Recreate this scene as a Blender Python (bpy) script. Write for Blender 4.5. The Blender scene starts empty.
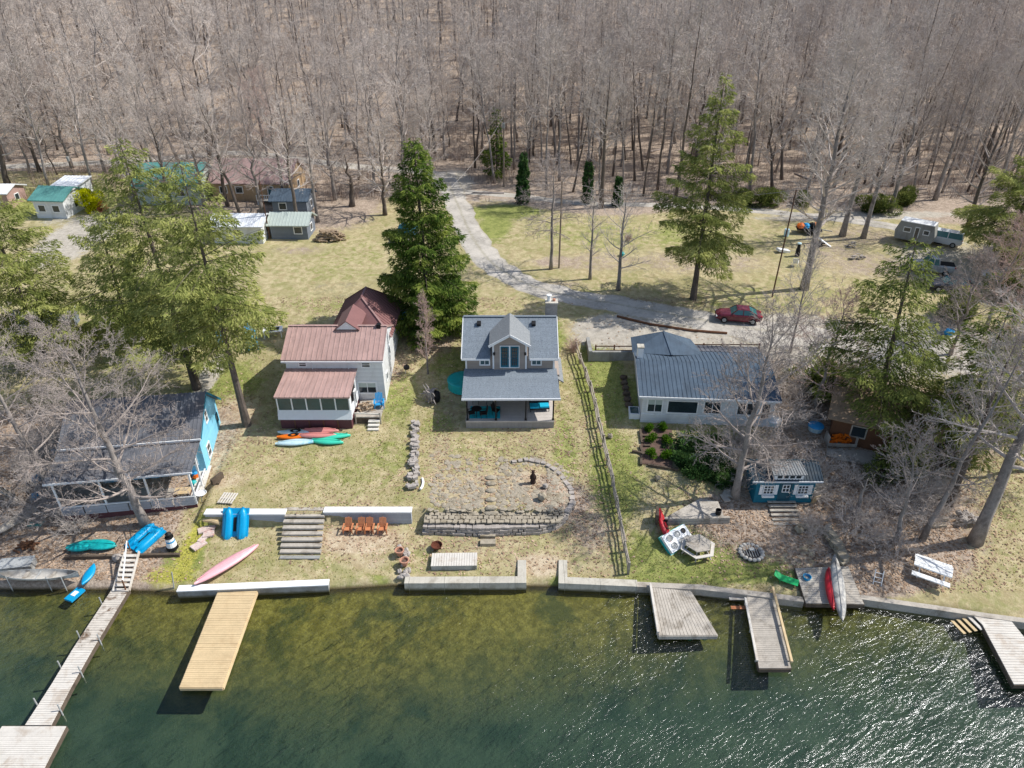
import bpy, math, random
import numpy as np
from mathutils import Vector, Matrix
random.seed(7); RNG=np.random.default_rng(7)
SC=bpy.context.scene; COL=SC.collection
H=37.0; PITCH=math.radians(31); F=710.0
CP,SP=math.cos(PITCH),math.sin(PITCH)
def ray(px,py):
    u=(px-512)/F; v=(384-py)/F
    return (u, CP+v*SP, -SP+v*CP)
def Z(px,py,z):
    d=ray(px,py); t=(z-H)/d[2]; return (d[0]*t,d[1]*t,z)
def lerp_tab(t,x):
    if x<=t[0][0]: return t[0][1]
    for (a,b),(c,d) in zip(t,t[1:]):
        if x<=c: return b+(d-b)*(x-a)/(c-a)
    return t[-1][1]
def sm(a,b,x):
    t=min(1,max(0,(x-a)/(b-a))); return t*t*(3-2*t)
SHORE=[Z(px,py,0)[:2] for px,py in ((-300,600),(0,590),(110,590),(185,593),(325,590),(410,585),(526,587),(558,587),(634,590),(760,600),(860,606),(940,612),(1030,626),(1200,650))]
PROF_A=[(-60,-6),(-14,-2.8),(-5,-1.1),(-1,-.45),(-.2,-.3),(.35,.4),(3,.7),(5.45,.95),(5.65,1.95),(10,2.4),(16,3.0),(24,4.2),(30,5.4),(50,6.8),(75,8.3)]
PROF_B=[(-60,-6),(-14,-2.8),(-5,-1.1),(-1,-.45),(-.2,-.3),(.35,.4),(3,.75),(6,1.3),(10,2.1),(16,3.0),(24,4.2),(30,5.4),(50,6.8),(75,8.3)]
def wA(x): return sm(-23.4,-22.9,x)*(1-sm(3.2,4.6,x))
def hh(x,y):
    s=y-lerp_tab(SHORE,x)
    a=lerp_tab(PROF_A,s); b=lerp_tab(PROF_B,s); w=wA(x)
    z=a*w+b*(1-w)
    if s>30:
        z+= .25*math.sin(x*.11+1)*math.sin(y*.09)*sm(30,60,s)
    t=max(0,y-108)
    z+= .115*t*sm(0,60,t)+ 3*math.sin(x*.012+y*.01)*sm(10,120,t)
    return z
def G(px,py,dz=0):
    d=ray(px,py); lo,hi=15.,900.
    t=15.
    while t<900:
        if H+d[2]*t<=hh(d[0]*t,d[1]*t)+dz: break
        t+=1.0
    lo,hi=t-1,t
    for _ in range(24):
        m=(lo+hi)/2
        if H+d[2]*m<=hh(d[0]*m,d[1]*m)+dz: hi=m
        else: lo=m
    return (d[0]*hi,d[1]*hi,H+d[2]*hi)
def proj(x,y,z):
    zc=y*CP+(H-z)*SP; v=(y*SP-(H-z)*CP)
    return (512+F*x/zc, 384-F*v/zc, F/zc)
def R(a): return math.radians(a)
def S(c): # sRGB 0-255 to linear
    return tuple((v/255/12.92 if v/255<=.04045 else ((v/255+.055)/1.055)**2.4) for v in c)
def PY(px,py,Y):
    d=ray(px,py); t=Y/d[1]; return (d[0]*t,Y,H+d[2]*t)
# ---------------------------------------------------------------- objects
def tag(o,label=None,cat=None,group=None,kind=None):
    if label: o['label']=label
    if cat: o['category']=cat
    if group: o['group']=group
    if kind: o['kind']=kind
    return o
def root(name,label,cat,loc=(0,0,0),rz=0,group=None):
    o=bpy.data.objects.new(name,None); o.empty_display_size=.3; COL.objects.link(o)
    o.location=loc; o.rotation_euler=(0,0,R(rz)); return tag(o,label,cat,group)
def copy_tree(o,parent=None):
    c=o.copy(); COL.objects.link(c); c.parent=parent
    for ch in list(o.children): copy_tree(ch,c)
    return c
class MB:
    def __init__(s): s.v=[];s.f=[];s.m=[]
    def add(s,vs,fs,m=0):
        b=len(s.v); s.v+= [tuple(p) for p in vs]
        for f in fs: s.f.append([b+i for i in f]); s.m.append(m)
    def box(s,x0,x1,y0,y1,z0,z1,m=0):
        s.add([(x0,y0,z0),(x1,y0,z0),(x1,y1,z0),(x0,y1,z0),(x0,y0,z1),(x1,y0,z1),(x1,y1,z1),(x0,y1,z1)],
          [(0,3,2,1),(4,5,6,7),(0,1,5,4),(1,2,6,5),(2,3,7,6),(3,0,4,7)],m); return s
    def obox(s,c,size,rot=(0,0,0),m=0):
        from mathutils import Euler
        e=Euler([R(a) for a in rot]).to_matrix(); hx,hy,hz=[k/2 for k in size]; c=Vector(c)
        vs=[c+e@Vector((a*hx,b*hy,d*hz)) for d in(-1,1) for b in(-1,1) for a in(-1,1)]
        s.add(vs,[(0,2,3,1),(4,5,7,6),(0,1,5,4),(1,3,7,5),(3,2,6,7),(2,0,4,6)],m); return s
    def poly(s,pts,m=0): s.add(pts,[tuple(range(len(pts)))],m); return s
    def prism(s,pts,vec,m=0): # extrude polygon by vec
        n=len(pts); q=[tuple(a+b for a,b in zip(p,vec)) for p in pts]
        s.add(list(pts)+q,[tuple(range(n))[::-1],tuple(range(n,2*n))]+[(i,(i+1)%n,n+(i+1)%n,n+i) for i in range(n)],m); return s
    def beam(s,a,b,w,h,m=0):
        a=Vector(a);b=Vector(b);d=(b-a); u=d.cross(Vector((0,0,1)))
        if u.length<1e-4: u=Vector((1,0,0))
        u.normalize(); n=u.cross(d).normalized(); u=u*(w/2); n=n*(h/2)
        s.add([a-u-n,a+u-n,a+u+n,a-u+n,b-u-n,b+u-n,b+u+n,b-u+n],[(3,2,1,0),(4,5,6,7),(0,1,5,4),(1,2,6,5),(2,3,7,6),(3,0,4,7)],m); return s
    def tube(s,P,r,n=5,m=0):
        k=len(P)
        if not hasattr(r,'__len__'): r=[r]*k
        vs=[];d=None
        for i in range(k):
            a=P[max(0,i-1)];b=P[min(k-1,i+1)]
            dx,dy,dz=b[0]-a[0],b[1]-a[1],b[2]-a[2]
            L=math.sqrt(dx*dx+dy*dy+dz*dz) or 1; dx/=L;dy/=L;dz/=L
            if abs(dz)<.85: ux,uy,uz=-dy,dx,0.
            else: ux,uy,uz=0.,-dz,dy   # cross with x
            L=math.sqrt(ux*ux+uy*uy+uz*uz) or 1; ux/=L;uy/=L;uz/=L
            wx,wy,wz=dy*uz-dz*uy,dz*ux-dx*uz,dx*uy-dy*ux
            for j in range(n):
                t=2*math.pi*j/n; c=math.cos(t)*r[i]; q=math.sin(t)*r[i]
                vs.append((P[i][0]+ux*c+wx*q,P[i][1]+uy*c+wy*q,P[i][2]+uz*c+wz*q))
        fs=[(i*n+j,i*n+(j+1)%n,(i+1)*n+(j+1)%n,(i+1)*n+j) for i in range(k-1) for j in range(n)]
        fs+= [tuple(range(n))[::-1],tuple(range((k-1)*n,k*n))]
        s.add(vs,fs,m); return s
    def cyl(s,c,r,h,n=16,r2=None,m=0):
        x,y,z=c; return s.lathe(c,[(0,0),(r,0),(r if r2 is None else r2,h),(0,h)],n,m)
    def lathe(s,c,prof,n=16,m=0,sx=1,sy=1):
        vs=[];x,y,z=c
        for r,h in prof:
            for j in range(n):
                t=2*math.pi*j/n; vs.append((x+r*sx*math.cos(t),y+r*sy*math.sin(t),z+h))
        fs=[(i*n+j,i*n+(j+1)%n,(i+1)*n+(j+1)%n,(i+1)*n+j) for i in range(len(prof)-1) for j in range(n)]
        s.add(vs,fs,m); return s
    def blob(s,c,rx,ry,rz,seed=0,m=0,n=8,jit=.18):
        rr=random.Random(seed); vs=[];fs=[];k=5
        for i in range(k+1):
            a=-math.pi/2+math.pi*i/k
            for j in range(n):
                t=2*math.pi*(j+.5*(i%2))/n; q=1+rr.uniform(-jit,jit)
                vs.append((c[0]+rx*q*math.cos(a)*math.cos(t),c[1]+ry*q*math.cos(a)*math.sin(t),c[2]+rz*q*math.sin(a)))
        for i in range(k):
            for j in range(n): fs.append((i*n+j,i*n+(j+1)%n,(i+1)*n+(j+1)%n,(i+1)*n+j))
        s.add(vs,fs,m); return s
    def build(s,name,mats,parent=None,smooth=False,loc=None,rz=0):
        me=bpy.data.meshes.new(name); me.from_pydata(s.v,[],s.f)
        if not isinstance(mats,(list,tuple)): mats=[mats]
        for m in mats: me.materials.append(m)
        if any(s.m): me.polygons.foreach_set('material_index',s.m)
        if smooth: me.polygons.foreach_set('use_smooth',[True]*len(s.f))
        me.update()
        o=bpy.data.objects.new(name,me); COL.objects.link(o)
        if parent: o.parent=parent
        if loc: o.location=loc
        if rz: o.rotation_euler=(0,0,R(rz))
        return o
def quads_mesh(name,V,var,mat,parent=None,tri=False):
    """V: (N,4,3) array of quads, var: (N,) face attribute"""
    n=len(V); k=3 if tri else 4
    me=bpy.data.meshes.new(name)
    me.vertices.add(n*k); me.vertices.foreach_set('co',V.reshape(-1).astype(np.float32))
    me.loops.add(n*k); me.loops.foreach_set('vertex_index',np.arange(n*k,dtype=np.int32))
    me.polygons.add(n); me.polygons.foreach_set('loop_start',np.arange(0,n*k,k,dtype=np.int32))
    me.polygons.foreach_set('loop_total',np.full(n,k,dtype=np.int32))
    at=me.attributes.new('var','FLOAT','FACE'); at.data.foreach_set('value',var.astype(np.float32))
    me.materials.append(mat); me.update()
    o=bpy.data.objects.new(name,me); COL.objects.link(o)
    if parent: o.parent=parent
    return o
# ---------------------------------------------------------------- materials
class NT:
    def __init__(s,name):
        s.mat=bpy.data.materials.new(name); s.mat.use_nodes=True; s.t=s.mat.node_tree; s.n=s.t.nodes; s.l=s.t.links
        s.n.clear(); s.out=s.n.new('ShaderNodeOutputMaterial')
    def node(s,ty,**k):
        x=s.n.new(ty)
        for a,b in k.items(): setattr(x,a,b)
        return x
    def link(s,a,b): s.l.new(a,b)
    def val(s,sock,v):
        if isinstance(v,bpy.types.NodeSocket): s.link(v,sock)
        elif v is not None:
            sock.default_value=(tuple(v)+(1,))[:4] if hasattr(v,'__len__') and sock.type=='RGBA' else v
    def noise(s,vec,scale,detail=4,rough=.6,dist=0):
        x=s.node('ShaderNodeTexNoise'); s.link(vec,x.inputs['Vector']); x.inputs['Scale'].default_value=scale
        x.inputs['Detail'].default_value=detail; x.inputs['Roughness'].default_value=rough; x.inputs['Distortion'].default_value=dist
        return x.outputs['Fac']
    def math(s,op,a,b=0.,c=None,clamp=False):
        x=s.node('ShaderNodeMath',operation=op,use_clamp=clamp); s.val(x.inputs[0],a); s.val(x.inputs[1],b)
        if c is not None: s.val(x.inputs[2],c)
        return x.outputs[0]
    def ss(s,v,a,b): # smoothstep map to 0..1
        x=s.node('ShaderNodeMapRange',interpolation_type='SMOOTHSTEP'); s.val(x.inputs[0],v)
        x.inputs[1].default_value=a; x.inputs[2].default_value=b; return x.outputs[0]
    def mix(s,f,a,b,mode='MIX'):
        x=s.node('ShaderNodeMix',data_type='RGBA',blend_type=mode); s.val(x.inputs[0],f); s.val(x.inputs[6],a); s.val(x.inputs[7],b); return x.outputs[2]
    def coord(s,world=False):
        if world: return s.node('ShaderNodeNewGeometry').outputs['Position']
        return s.node('ShaderNodeTexCoord').outputs['Object']
    def scalev(s,vec,sc):
        x=s.node('ShaderNodeMapping'); s.link(vec,x.inputs[0]); x.inputs['Scale'].default_value=sc; return x.outputs[0]
    def bump(s,h,st,dist=.05):
        x=s.node('ShaderNodeBump'); s.link(h,x.inputs['Height']); x.inputs['Strength'].default_value=st; x.inputs['Distance'].default_value=dist; return x.outputs[0]
    def pbr(s,col,rough=.8,metal=0,spec=.3,normal=None,emit=None):
        p=s.node('ShaderNodeBsdfPrincipled'); s.val(p.inputs['Base Color'],col); s.val(p.inputs['Roughness'],rough)
        p.inputs['Metallic'].default_value=metal; p.inputs['Specular IOR Level'].default_value=spec
        if normal: s.link(normal,p.inputs['Normal'])
        return p.outputs[0]
    def done(s,sh): s.link(sh,s.out.inputs[0]); return s.mat
def M(name,c,rough=.8,var=.25,scale=2.5,metal=0,spec=.3,stripe=None,dirt=None,dirtamt=.5,bump=.3,world=False,jit=0,specks=None,wet=None,streak=0):
    """c sRGB; var brightness variation; stripe=(axis,period,linewidth,darkness); dirt sRGB second colour"""
    s=NT(name); co=s.coord(world); c=S(c)
    n1=s.noise(co,scale,5,.65); n2=s.noise(co,scale*7,4,.6)
    f=s.math('ADD',s.math('MULTIPLY',n1,.6),s.math('MULTIPLY',n2,.4))
    f=s.ss(f,.3,.7)
    lo=tuple(v*(1-var) for v in c); hi=tuple(min(1,v*(1+var*.7)) for v in c)
    col=s.mix(f,lo,hi)
    if dirt:
        d=s.noise(s.scalev(co,(1,1,.5)),scale*.6,6,.7,.5)
        col=s.mix(s.math('MULTIPLY',s.ss(d,.48,.68),dirtamt),col,S(dirt))
    if jit:
        r=s.node('ShaderNodeObjectInfo').outputs['Random']
        col=s.mix(s.math('MULTIPLY',r,jit),col,tuple(v*.45 for v in c))
    if streak:
        q=s.noise(s.scalev(co,(3.2,.35,.35)),1.6,4,.7); col=s.mix(s.math('MULTIPLY',s.ss(q,.46,.66),streak),col,tuple(v*.55 for v in c))
        q=s.noise(co,.7,3,.6); col=s.mix(s.math('MULTIPLY',s.ss(q,.5,.66),streak*.6),col,tuple(min(1,v*1.35) for v in c))
    if wet:
        x=s.node('ShaderNodeSeparateXYZ'); s.link(s.coord(True),x.inputs[0]); z=s.math('ADD',x.outputs[2],s.math('MULTIPLY',n1,.25))
        col=s.mix(s.ss(z,.42,.18),col,S((92,88,66)))
    hgt=n2
    if stripe:
        ax,per,lw,dk=stripe[:4]
        x=s.node('ShaderNodeSeparateXYZ'); s.link(co,x.inputs[0]); q=s.math('DIVIDE',x.outputs[ax],per)
        fr=s.math('FRACT',q); line=s.math('LESS_THAN',fr,lw)
        # per board tone
        w=s.node('ShaderNodeTexWhiteNoise',noise_dimensions='1D'); s.link(s.math('FLOOR',q),w.inputs['W'])
        col=s.mix(s.math('MULTIPLY',w.outputs['Value'],.28),col,tuple(v*.6 for v in c))
        col=s.mix(line,col,tuple(v*dk for v in c))
    if specks:
        v=s.noise(co,specks[0],2,.5); col=s.mix(s.ss(v,.55,.62),col,S(specks[1]))
    nm=s.bump(hgt,bump,.03) if bump else None
    return s.done(s.pbr(col,rough,metal,spec,nm))
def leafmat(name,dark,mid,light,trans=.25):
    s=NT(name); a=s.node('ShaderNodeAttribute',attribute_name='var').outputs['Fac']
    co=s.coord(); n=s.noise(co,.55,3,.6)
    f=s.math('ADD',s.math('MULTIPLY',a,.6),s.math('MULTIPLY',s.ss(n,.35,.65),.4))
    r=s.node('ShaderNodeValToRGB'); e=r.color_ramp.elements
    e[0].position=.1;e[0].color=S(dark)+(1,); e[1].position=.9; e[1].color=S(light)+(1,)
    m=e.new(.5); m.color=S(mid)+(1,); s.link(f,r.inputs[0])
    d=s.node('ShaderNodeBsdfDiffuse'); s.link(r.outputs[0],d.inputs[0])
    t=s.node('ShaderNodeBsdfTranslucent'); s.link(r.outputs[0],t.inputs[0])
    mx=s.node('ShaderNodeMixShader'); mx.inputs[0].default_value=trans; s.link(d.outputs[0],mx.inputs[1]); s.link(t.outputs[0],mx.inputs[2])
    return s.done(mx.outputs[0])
m={}
m['white']=M('white_paint',(226,228,228),.6,.06,1.2,dirt=(170,168,160),dirtamt=.35,stripe=(2,.2,.1,.8))
m['trim']=M('white_trim',(234,235,234),.5,.05,2)
m['whitewood']=M('whitewashed_wood',(214,210,200),.7,.15,2,dirt=(150,142,130),dirtamt=.6)
m['cyan']=M('cyan_siding',(140,212,240),.6,.08,1,stripe=(2,.22,.1,.8),dirt=(90,170,190),dirtamt=.5)
m['teal']=M('teal_paint',(22,110,132),.6,.12,2,stripe=(2,.2,.1,.7))
m['tealdark']=M('dark_teal_paint',(40,84,98),.5,.1,3)
m['taupe']=M('taupe_siding',(164,152,142),.7,.07,1.5,stripe=(2,.16,.12,.75))
m['shingle']=M('blue_grey_shingle',(130,139,147),.9,.22,9,specks=(14,(96,106,116)),streak=.3,stripe=(2,.09,.14,.85))
m['shingled']=M('grey_shingle_light',(138,141,142),.9,.2,9,specks=(14,(110,114,118)))
m['redroof']=M('brown_red_metal_roof',(176,146,138),.5,.08,.8,metal=0,spec=.4,streak=.45,dirt=(164,134,126),dirtamt=.5,bump=.05)
m['redroofd']=M('maroon_metal_roof',(128,92,90),.5,.1,.8,spec=.4,bump=.05)
m['greyroof']=M('blue_grey_metal_roof',(84,98,112),.85,.1,.8,spec=.1,dirt=(74,82,92),dirtamt=.5,bump=.05,streak=.45)
m['darkroof']=M('dark_metal_roof',(108,110,116),.8,.15,.9,spec=.15,streak=.4,dirt=(104,96,94),dirtamt=.5,bump=.05)
m['blueroof']=M('slate_metal_roof',(58,70,80),.85,.15,2,spec=.1,dirt=(100,102,102),dirtamt=.4,bump=.05)
m['tealroof']=M('teal_metal_roof',(88,142,136),.7,.2,1,spec=.4)
m['pinkroof']=M('faded_pink_roof',(160,134,130),.85,.15,1.5,dirt=(124,96,94),dirtamt=.5)
m['brownroof']=M('brown_shingle_roof',(150,128,106),.9,.25,2,dirt=(96,78,64),dirtamt=.7)
m['tan']=M('tan_siding',(178,152,120),.8,.12,2)
m['greywall']=M('grey_siding',(120,128,138),.7,.1,2,stripe=(2,.2,.1,.8))
m['palewall']=M('pale_green_wall',(180,190,182),.7,.1,2)
m['maroon']=M('maroon_skirting',(98,62,66),.8,.15,3)
m['ringstone']=M('pale_ring_stone',(186,182,174),.95,.2,3)
m['gut']=M('gutter_white',(222,224,226),.5,.05,3)
m['glass']=M('dark_window_glass',(44,56,62),.12,.3,.8,spec=.8,bump=0)
m['glasst']=M('teal_window_glass',(40,76,84),.12,.3,.8,spec=.8,bump=0)
m['carglass']=M('car_glass',(50,110,112),.08,.2,.8,spec=.9,bump=0)
m['black']=M('black_metal',(26,26,28),.6,.2,4)
m['rubber']=M('rubber',(30,30,30),.9,.1,4)
m['deckgrey']=M('grey_deck_boards',(196,188,180),.85,.15,2,stripe=(1,.14,.12,.6))
m['deckfront']=M('grey_deck_skirt',(160,154,148),.85,.15,2,stripe=(0,.3,.05,.7))
m['concrete']=M('pale_concrete',(196,190,176),.9,.12,1.6,dirt=(140,130,112),dirtamt=.6,stripe=(0,2.4,.015,.5),wet=1,streak=.3)
m['concreted']=M('grey_concrete',(150,150,146),.9,.15,1.6,dirt=(118,112,104),dirtamt=.6,wet=1)
m['block']=M('blue_grey_block',(176,180,188),.9,.12,5,stripe=(2,.28,.1,.7))
m['stone']=M('grey_stone',(168,160,152),.95,.25,1.2,jit=0,dirt=(132,124,114),dirtamt=.6,world=True)
m['stonel']=M('pale_stone',(164,154,136),.95,.3,2.5,dirt=(124,112,90),dirtamt=.8,world=True)
m['stonep']=M('pinkish_stone',(172,164,156),.95,.25,3,world=True,jit=0)
m['plank']=M('weathered_plank',(182,174,162),.9,.2,1.6,dirt=(118,108,94),dirtamt=.7,jit=.2,world=True)
m['plankn']=M('new_pine_plank',(206,182,142),.8,.12,1.3,dirt=(178,150,112),dirtamt=.5,world=True)
m['plankw']=M('bleached_plank',(208,202,192),.85,.1,1.5,dirt=(168,150,130),dirtamt=.6,world=True)
m['plankm']=M('mossy_plank',(200,192,180),.9,.15,2.5,dirt=(96,70,46),dirtamt=.95,world=True)
m['plankd']=M('dark_timber',(96,84,72),.9,.3,2,dirt=(60,50,42),dirtamt=.6,world=True)
m['railw']=M('split_rail_wood',(166,156,142),.9,.25,3,dirt=(110,100,88),dirtamt=.6,world=True)
m['brownw']=M('brown_wood',(112,78,56),.85,.2,3)
m['orangew']=M('orange_wood',(196,128,88),.7,.15,3)
m['firew']=M('firewood',(178,156,130),.9,.35,4,jit=.4,dirt=(90,70,52),dirtamt=.6,world=True)
m['orange']=M('orange_plastic',(226,112,20),.4,.1,2,spec=.5)
m['pinkk']=M('faded_pink_plastic',(206,134,128),.45,.1,2,spec=.5)
m['pink']=M('pink_gelcoat',(232,172,178),.4,.08,2,spec=.5,dirt=(236,190,190),dirtamt=.6)
m['red']=M('red_plastic',(190,32,44),.4,.1,2,spec=.5,dirt=(150,30,40),dirtamt=.5)
m['tealk']=M('mint_plastic',(64,200,170),.4,.1,2,spec=.5)
m['lblue']=M('pale_blue_plastic',(196,222,228),.4,.12,2,spec=.5,dirt=(120,190,220),dirtamt=.8)
m['blue']=M('bright_blue_plastic',(0,150,200),.35,.08,2,spec=.5)
m['bluep']=M('blue_paint',(50,150,205),.5,.08,2)
m['turq']=M('turquoise_plastic',(20,170,170),.4,.15,2,spec=.5,dirt=(16,130,120),dirtamt=.6)
m['green']=M('green_plastic',(10,160,90),.4,.1,2,spec=.5)
m['alu']=M('aluminium',(172,174,172),.6,.2,2,metal=0,dirt=(112,110,104),dirtamt=.7,spec=.5)
m['silver']=M('silver_hull',(192,188,180),.6,.15,1.5,metal=0,dirt=(108,100,92),dirtamt=.7)
m['cushion']=M('turquoise_cushion',(26,176,210),.8,.1,3)
m['rug']=M('turquoise_rug',(36,176,188),.9,.1,2,stripe=(0,.35,.2,.8))
m['seafoam']=M('seafoam_fabric',(100,178,166),.9,.1,3)
m['terra']=M('terracotta',(190,140,116),.8,.15,3)
m['rust']=M('rusty_iron',(96,54,38),.9,.3,5)
m['carred']=M('red_car_paint',(98,28,42),.25,.08,1,spec=.6,dirt=(172,84,92),dirtamt=.4,bump=0)
m['cardark']=M('charcoal_car_paint',(52,56,66),.25,.1,1,spec=.6,bump=0)
m['carwhite']=M('white_car_paint',(214,218,222),.3,.05,1,spec=.5,bump=0)
m['carblue']=M('teal_blue_car_paint',(26,92,122),.3,.05,1,spec=.5,bump=0)
m['soil']=M('garden_soil',(104,84,74),.95,.3,3,world=True)
m['ash']=M('ash',(70,68,70),.95,.4,5,world=True)
m['bark']=M('grey_bark',(148,140,134),.95,.35,2.2,dirt=(76,68,62),dirtamt=.6,world=True)
m['barkd']=M('dark_bark',(104,94,86),.95,.3,2.2,dirt=(60,52,46),dirtamt=.6,world=True)
m['twig']=M('grey_twig',(202,190,180),.9,.15,.6,jit=.45,bump=0)
m['twigl']=M('pale_twig',(164,152,144),.9,.18,.8,bump=0)
m['twigr']=M('reddish_twig',(186,160,148),.9,.15,.8,bump=0)
m['pole']=M('utility_pole_wood',(140,126,112),.9,.15,2,world=True)
m['poled']=M('dark_pole_wood',(104,76,60),.9,.2,2,world=True)
m['wire']=M('wire',(150,146,140),.6,.1,2,bump=0)
m['junk']=M('mixed_debris',(206,190,182),.8,.3,6,dirt=(180,110,100),dirtamt=.7)
L_hem=leafmat('hemlock_needles',(76,90,50),(140,148,82),(194,194,122),.4)
L_spr=leafmat('spruce_needles',(44,64,32),(90,114,50),(156,166,82),.35)
L_dk=leafmat('dark_evergreen_needles',(62,76,42),(116,128,68),(172,174,100),.35)
L_yel=leafmat('yellow_bush_leaves',(120,130,10),(188,190,20),(226,222,50),.3)
L_grn=leafmat('green_bush_leaves',(40,70,20),(80,120,30),(130,160,50),.3)
L_ivy=leafmat('ivy_leaves',(34,58,34),(62,92,50),(98,124,70),.2)
# ---------------------------------------------------------------- trees
def branch(mb,rr,p,d,L,r,lev,maxlev,kids,up,tip=.25,wig=.18,nseg=None,rm=.01,lr=(.34,.58)):
    """p point, d unit dir; recursive twigs"""
    n=nseg or (5 if lev==0 else 3 if lev<maxlev else 1)
    P=[p];x,y,z=p;dx,dy,dz=d;st=L/n;dirs=[d]
    for i in range(n):
        dx+=rr.uniform(-wig,wig);dy+=rr.uniform(-wig,wig);dz+=rr.uniform(-wig,wig)*.8+up
        q=math.sqrt(dx*dx+dy*dy+dz*dz);dx/=q;dy/=q;dz/=q
        x+=dx*st;y+=dy*st;z+=dz*st;P.append((x,y,z));dirs.append((dx,dy,dz))
    if n==1:
        # slim triangular twig
        ux,uy=-dy,dx;q=math.sqrt(ux*ux+uy*uy)+1e-6;ux=ux/q*r;uy=uy/q*r
        a,b=P
        mb.add([(a[0]+ux,a[1]+uy,a[2]),(a[0]-ux,a[1]-uy,a[2]),(a[0],a[1],a[2]+r*1.4),(b[0],b[1],b[2])],[(0,1,3),(1,2,3),(2,0,3)])
    else:
        mb.tube(P,[r*(1-(1-tip)*i/n) for i in range(n+1)],5 if lev==0 else 3)
    if lev<maxlev:
        k=kids[lev]
        for j in range(k):
            t=.18+.82*(j+rr.random()*.8)/k
            f=t*n;i=min(n-1,int(f));f-=i
            a=P[i];b=P[i+1];q=[a[c]+(b[c]-a[c])*f for c in range(3)]
            dd=dirs[i+1]
            # side direction
            v=Vector((rr.gauss(0,1),rr.gauss(0,1),rr.gauss(0,.7)));D=Vector(dd);v=(v-D*v.dot(D)).normalized()
            ang=R(rr.uniform(28,62)); nd=(D*math.cos(ang)+v*math.sin(ang)).normalized()
            branch(mb,rr,tuple(q),tuple(nd),L*rr.uniform(*lr)*(1.15-.5*t),max(rm,r*(1-(1-tip)*t)*.5),lev+1,maxlev,kids,up*.8,tip,wig,None,rm,lr)
def bare_tree(seed,h,cb,spread,nprim,r0,kids=(8,5,3),lean=(0,0),up=.10,elev=(25,60),fork=0,wig=.16,rtw=.45,barkm='bark',twigm='twig',round_=.5,rm=.012,crook=.25,lr=(.34,.58)):
    """returns (trunk mesh builder, crown mesh builder)"""
    rr=random.Random(seed); T=MB();C=MB()
    n=9; P=[(0,0,-.4)];x=y=0
    for i in range(1,n+1):
        t=i/n; x=lean[0]*t*h+rr.uniform(-1,1)*crook*(t*(1.2-t)); y=lean[1]*t*h+rr.uniform(-1,1)*crook*(t*(1.2-t)); P.append((x,y,h*.93*t))
    Rr=[r0*1.35]+[r0*(1-.9*(i/n)**1.1) for i in range(1,n+1)]
    T.tube(P,Rr,8)
    def at(t):
        f=t*n;i=min(n-1,int(f));f-=i
        return tuple(P[i][c]+(P[i+1][c]-P[i][c])*f for c in range(3)), Rr[i]+(Rr[i+1]-Rr[i])*f
    for j in range(nprim):
        t=cb+(1-cb)*((j+rr.random()*.6)/nprim)
        p,r=at(t); u=(t-cb)/(1-cb)
        L=spread*(.55+.9*u*(1-u)*1.6)*(1-round_*u*u)*rr.uniform(.75,1.15)
        az=j*2.4+rr.uniform(-.5,.5); el=R(elev[0]+(elev[1]-elev[0])*u+rr.uniform(-8,8))
        d=(math.cos(az)*math.cos(el),math.sin(az)*math.cos(el),math.sin(el))
        branch(C,rr,p,d,L,max(.025,r*rtw),0,len(kids),kids,up,wig=wig,rm=rm,lr=lr)
    return T,C
def leafy(rr,centers,dirs,L,W,jit=.25,var=None):
    """flat needle sprays: quads along dirs"""
    n=len(centers); d=dirs+rr.normal(0,.22,(n,3)); d/=np.linalg.norm(d,axis=1)[:,None]
    up=rr.normal(0,.55,(n,3))+np.array([0,0,1.]); s=np.cross(d,up); s/=np.linalg.norm(s,axis=1)[:,None]+1e-9
    L=L*rr.uniform(.6,1.3,n)[:,None]; W=W*rr.uniform(.6,1.3,n)[:,None]
    a=centers-s*W*.35; b=centers+s*W*.35; c=centers+d*L+s*W*.18; e=centers+d*L*.85-s*W*.3
    return np.stack([a,b,c,e],1)
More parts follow.
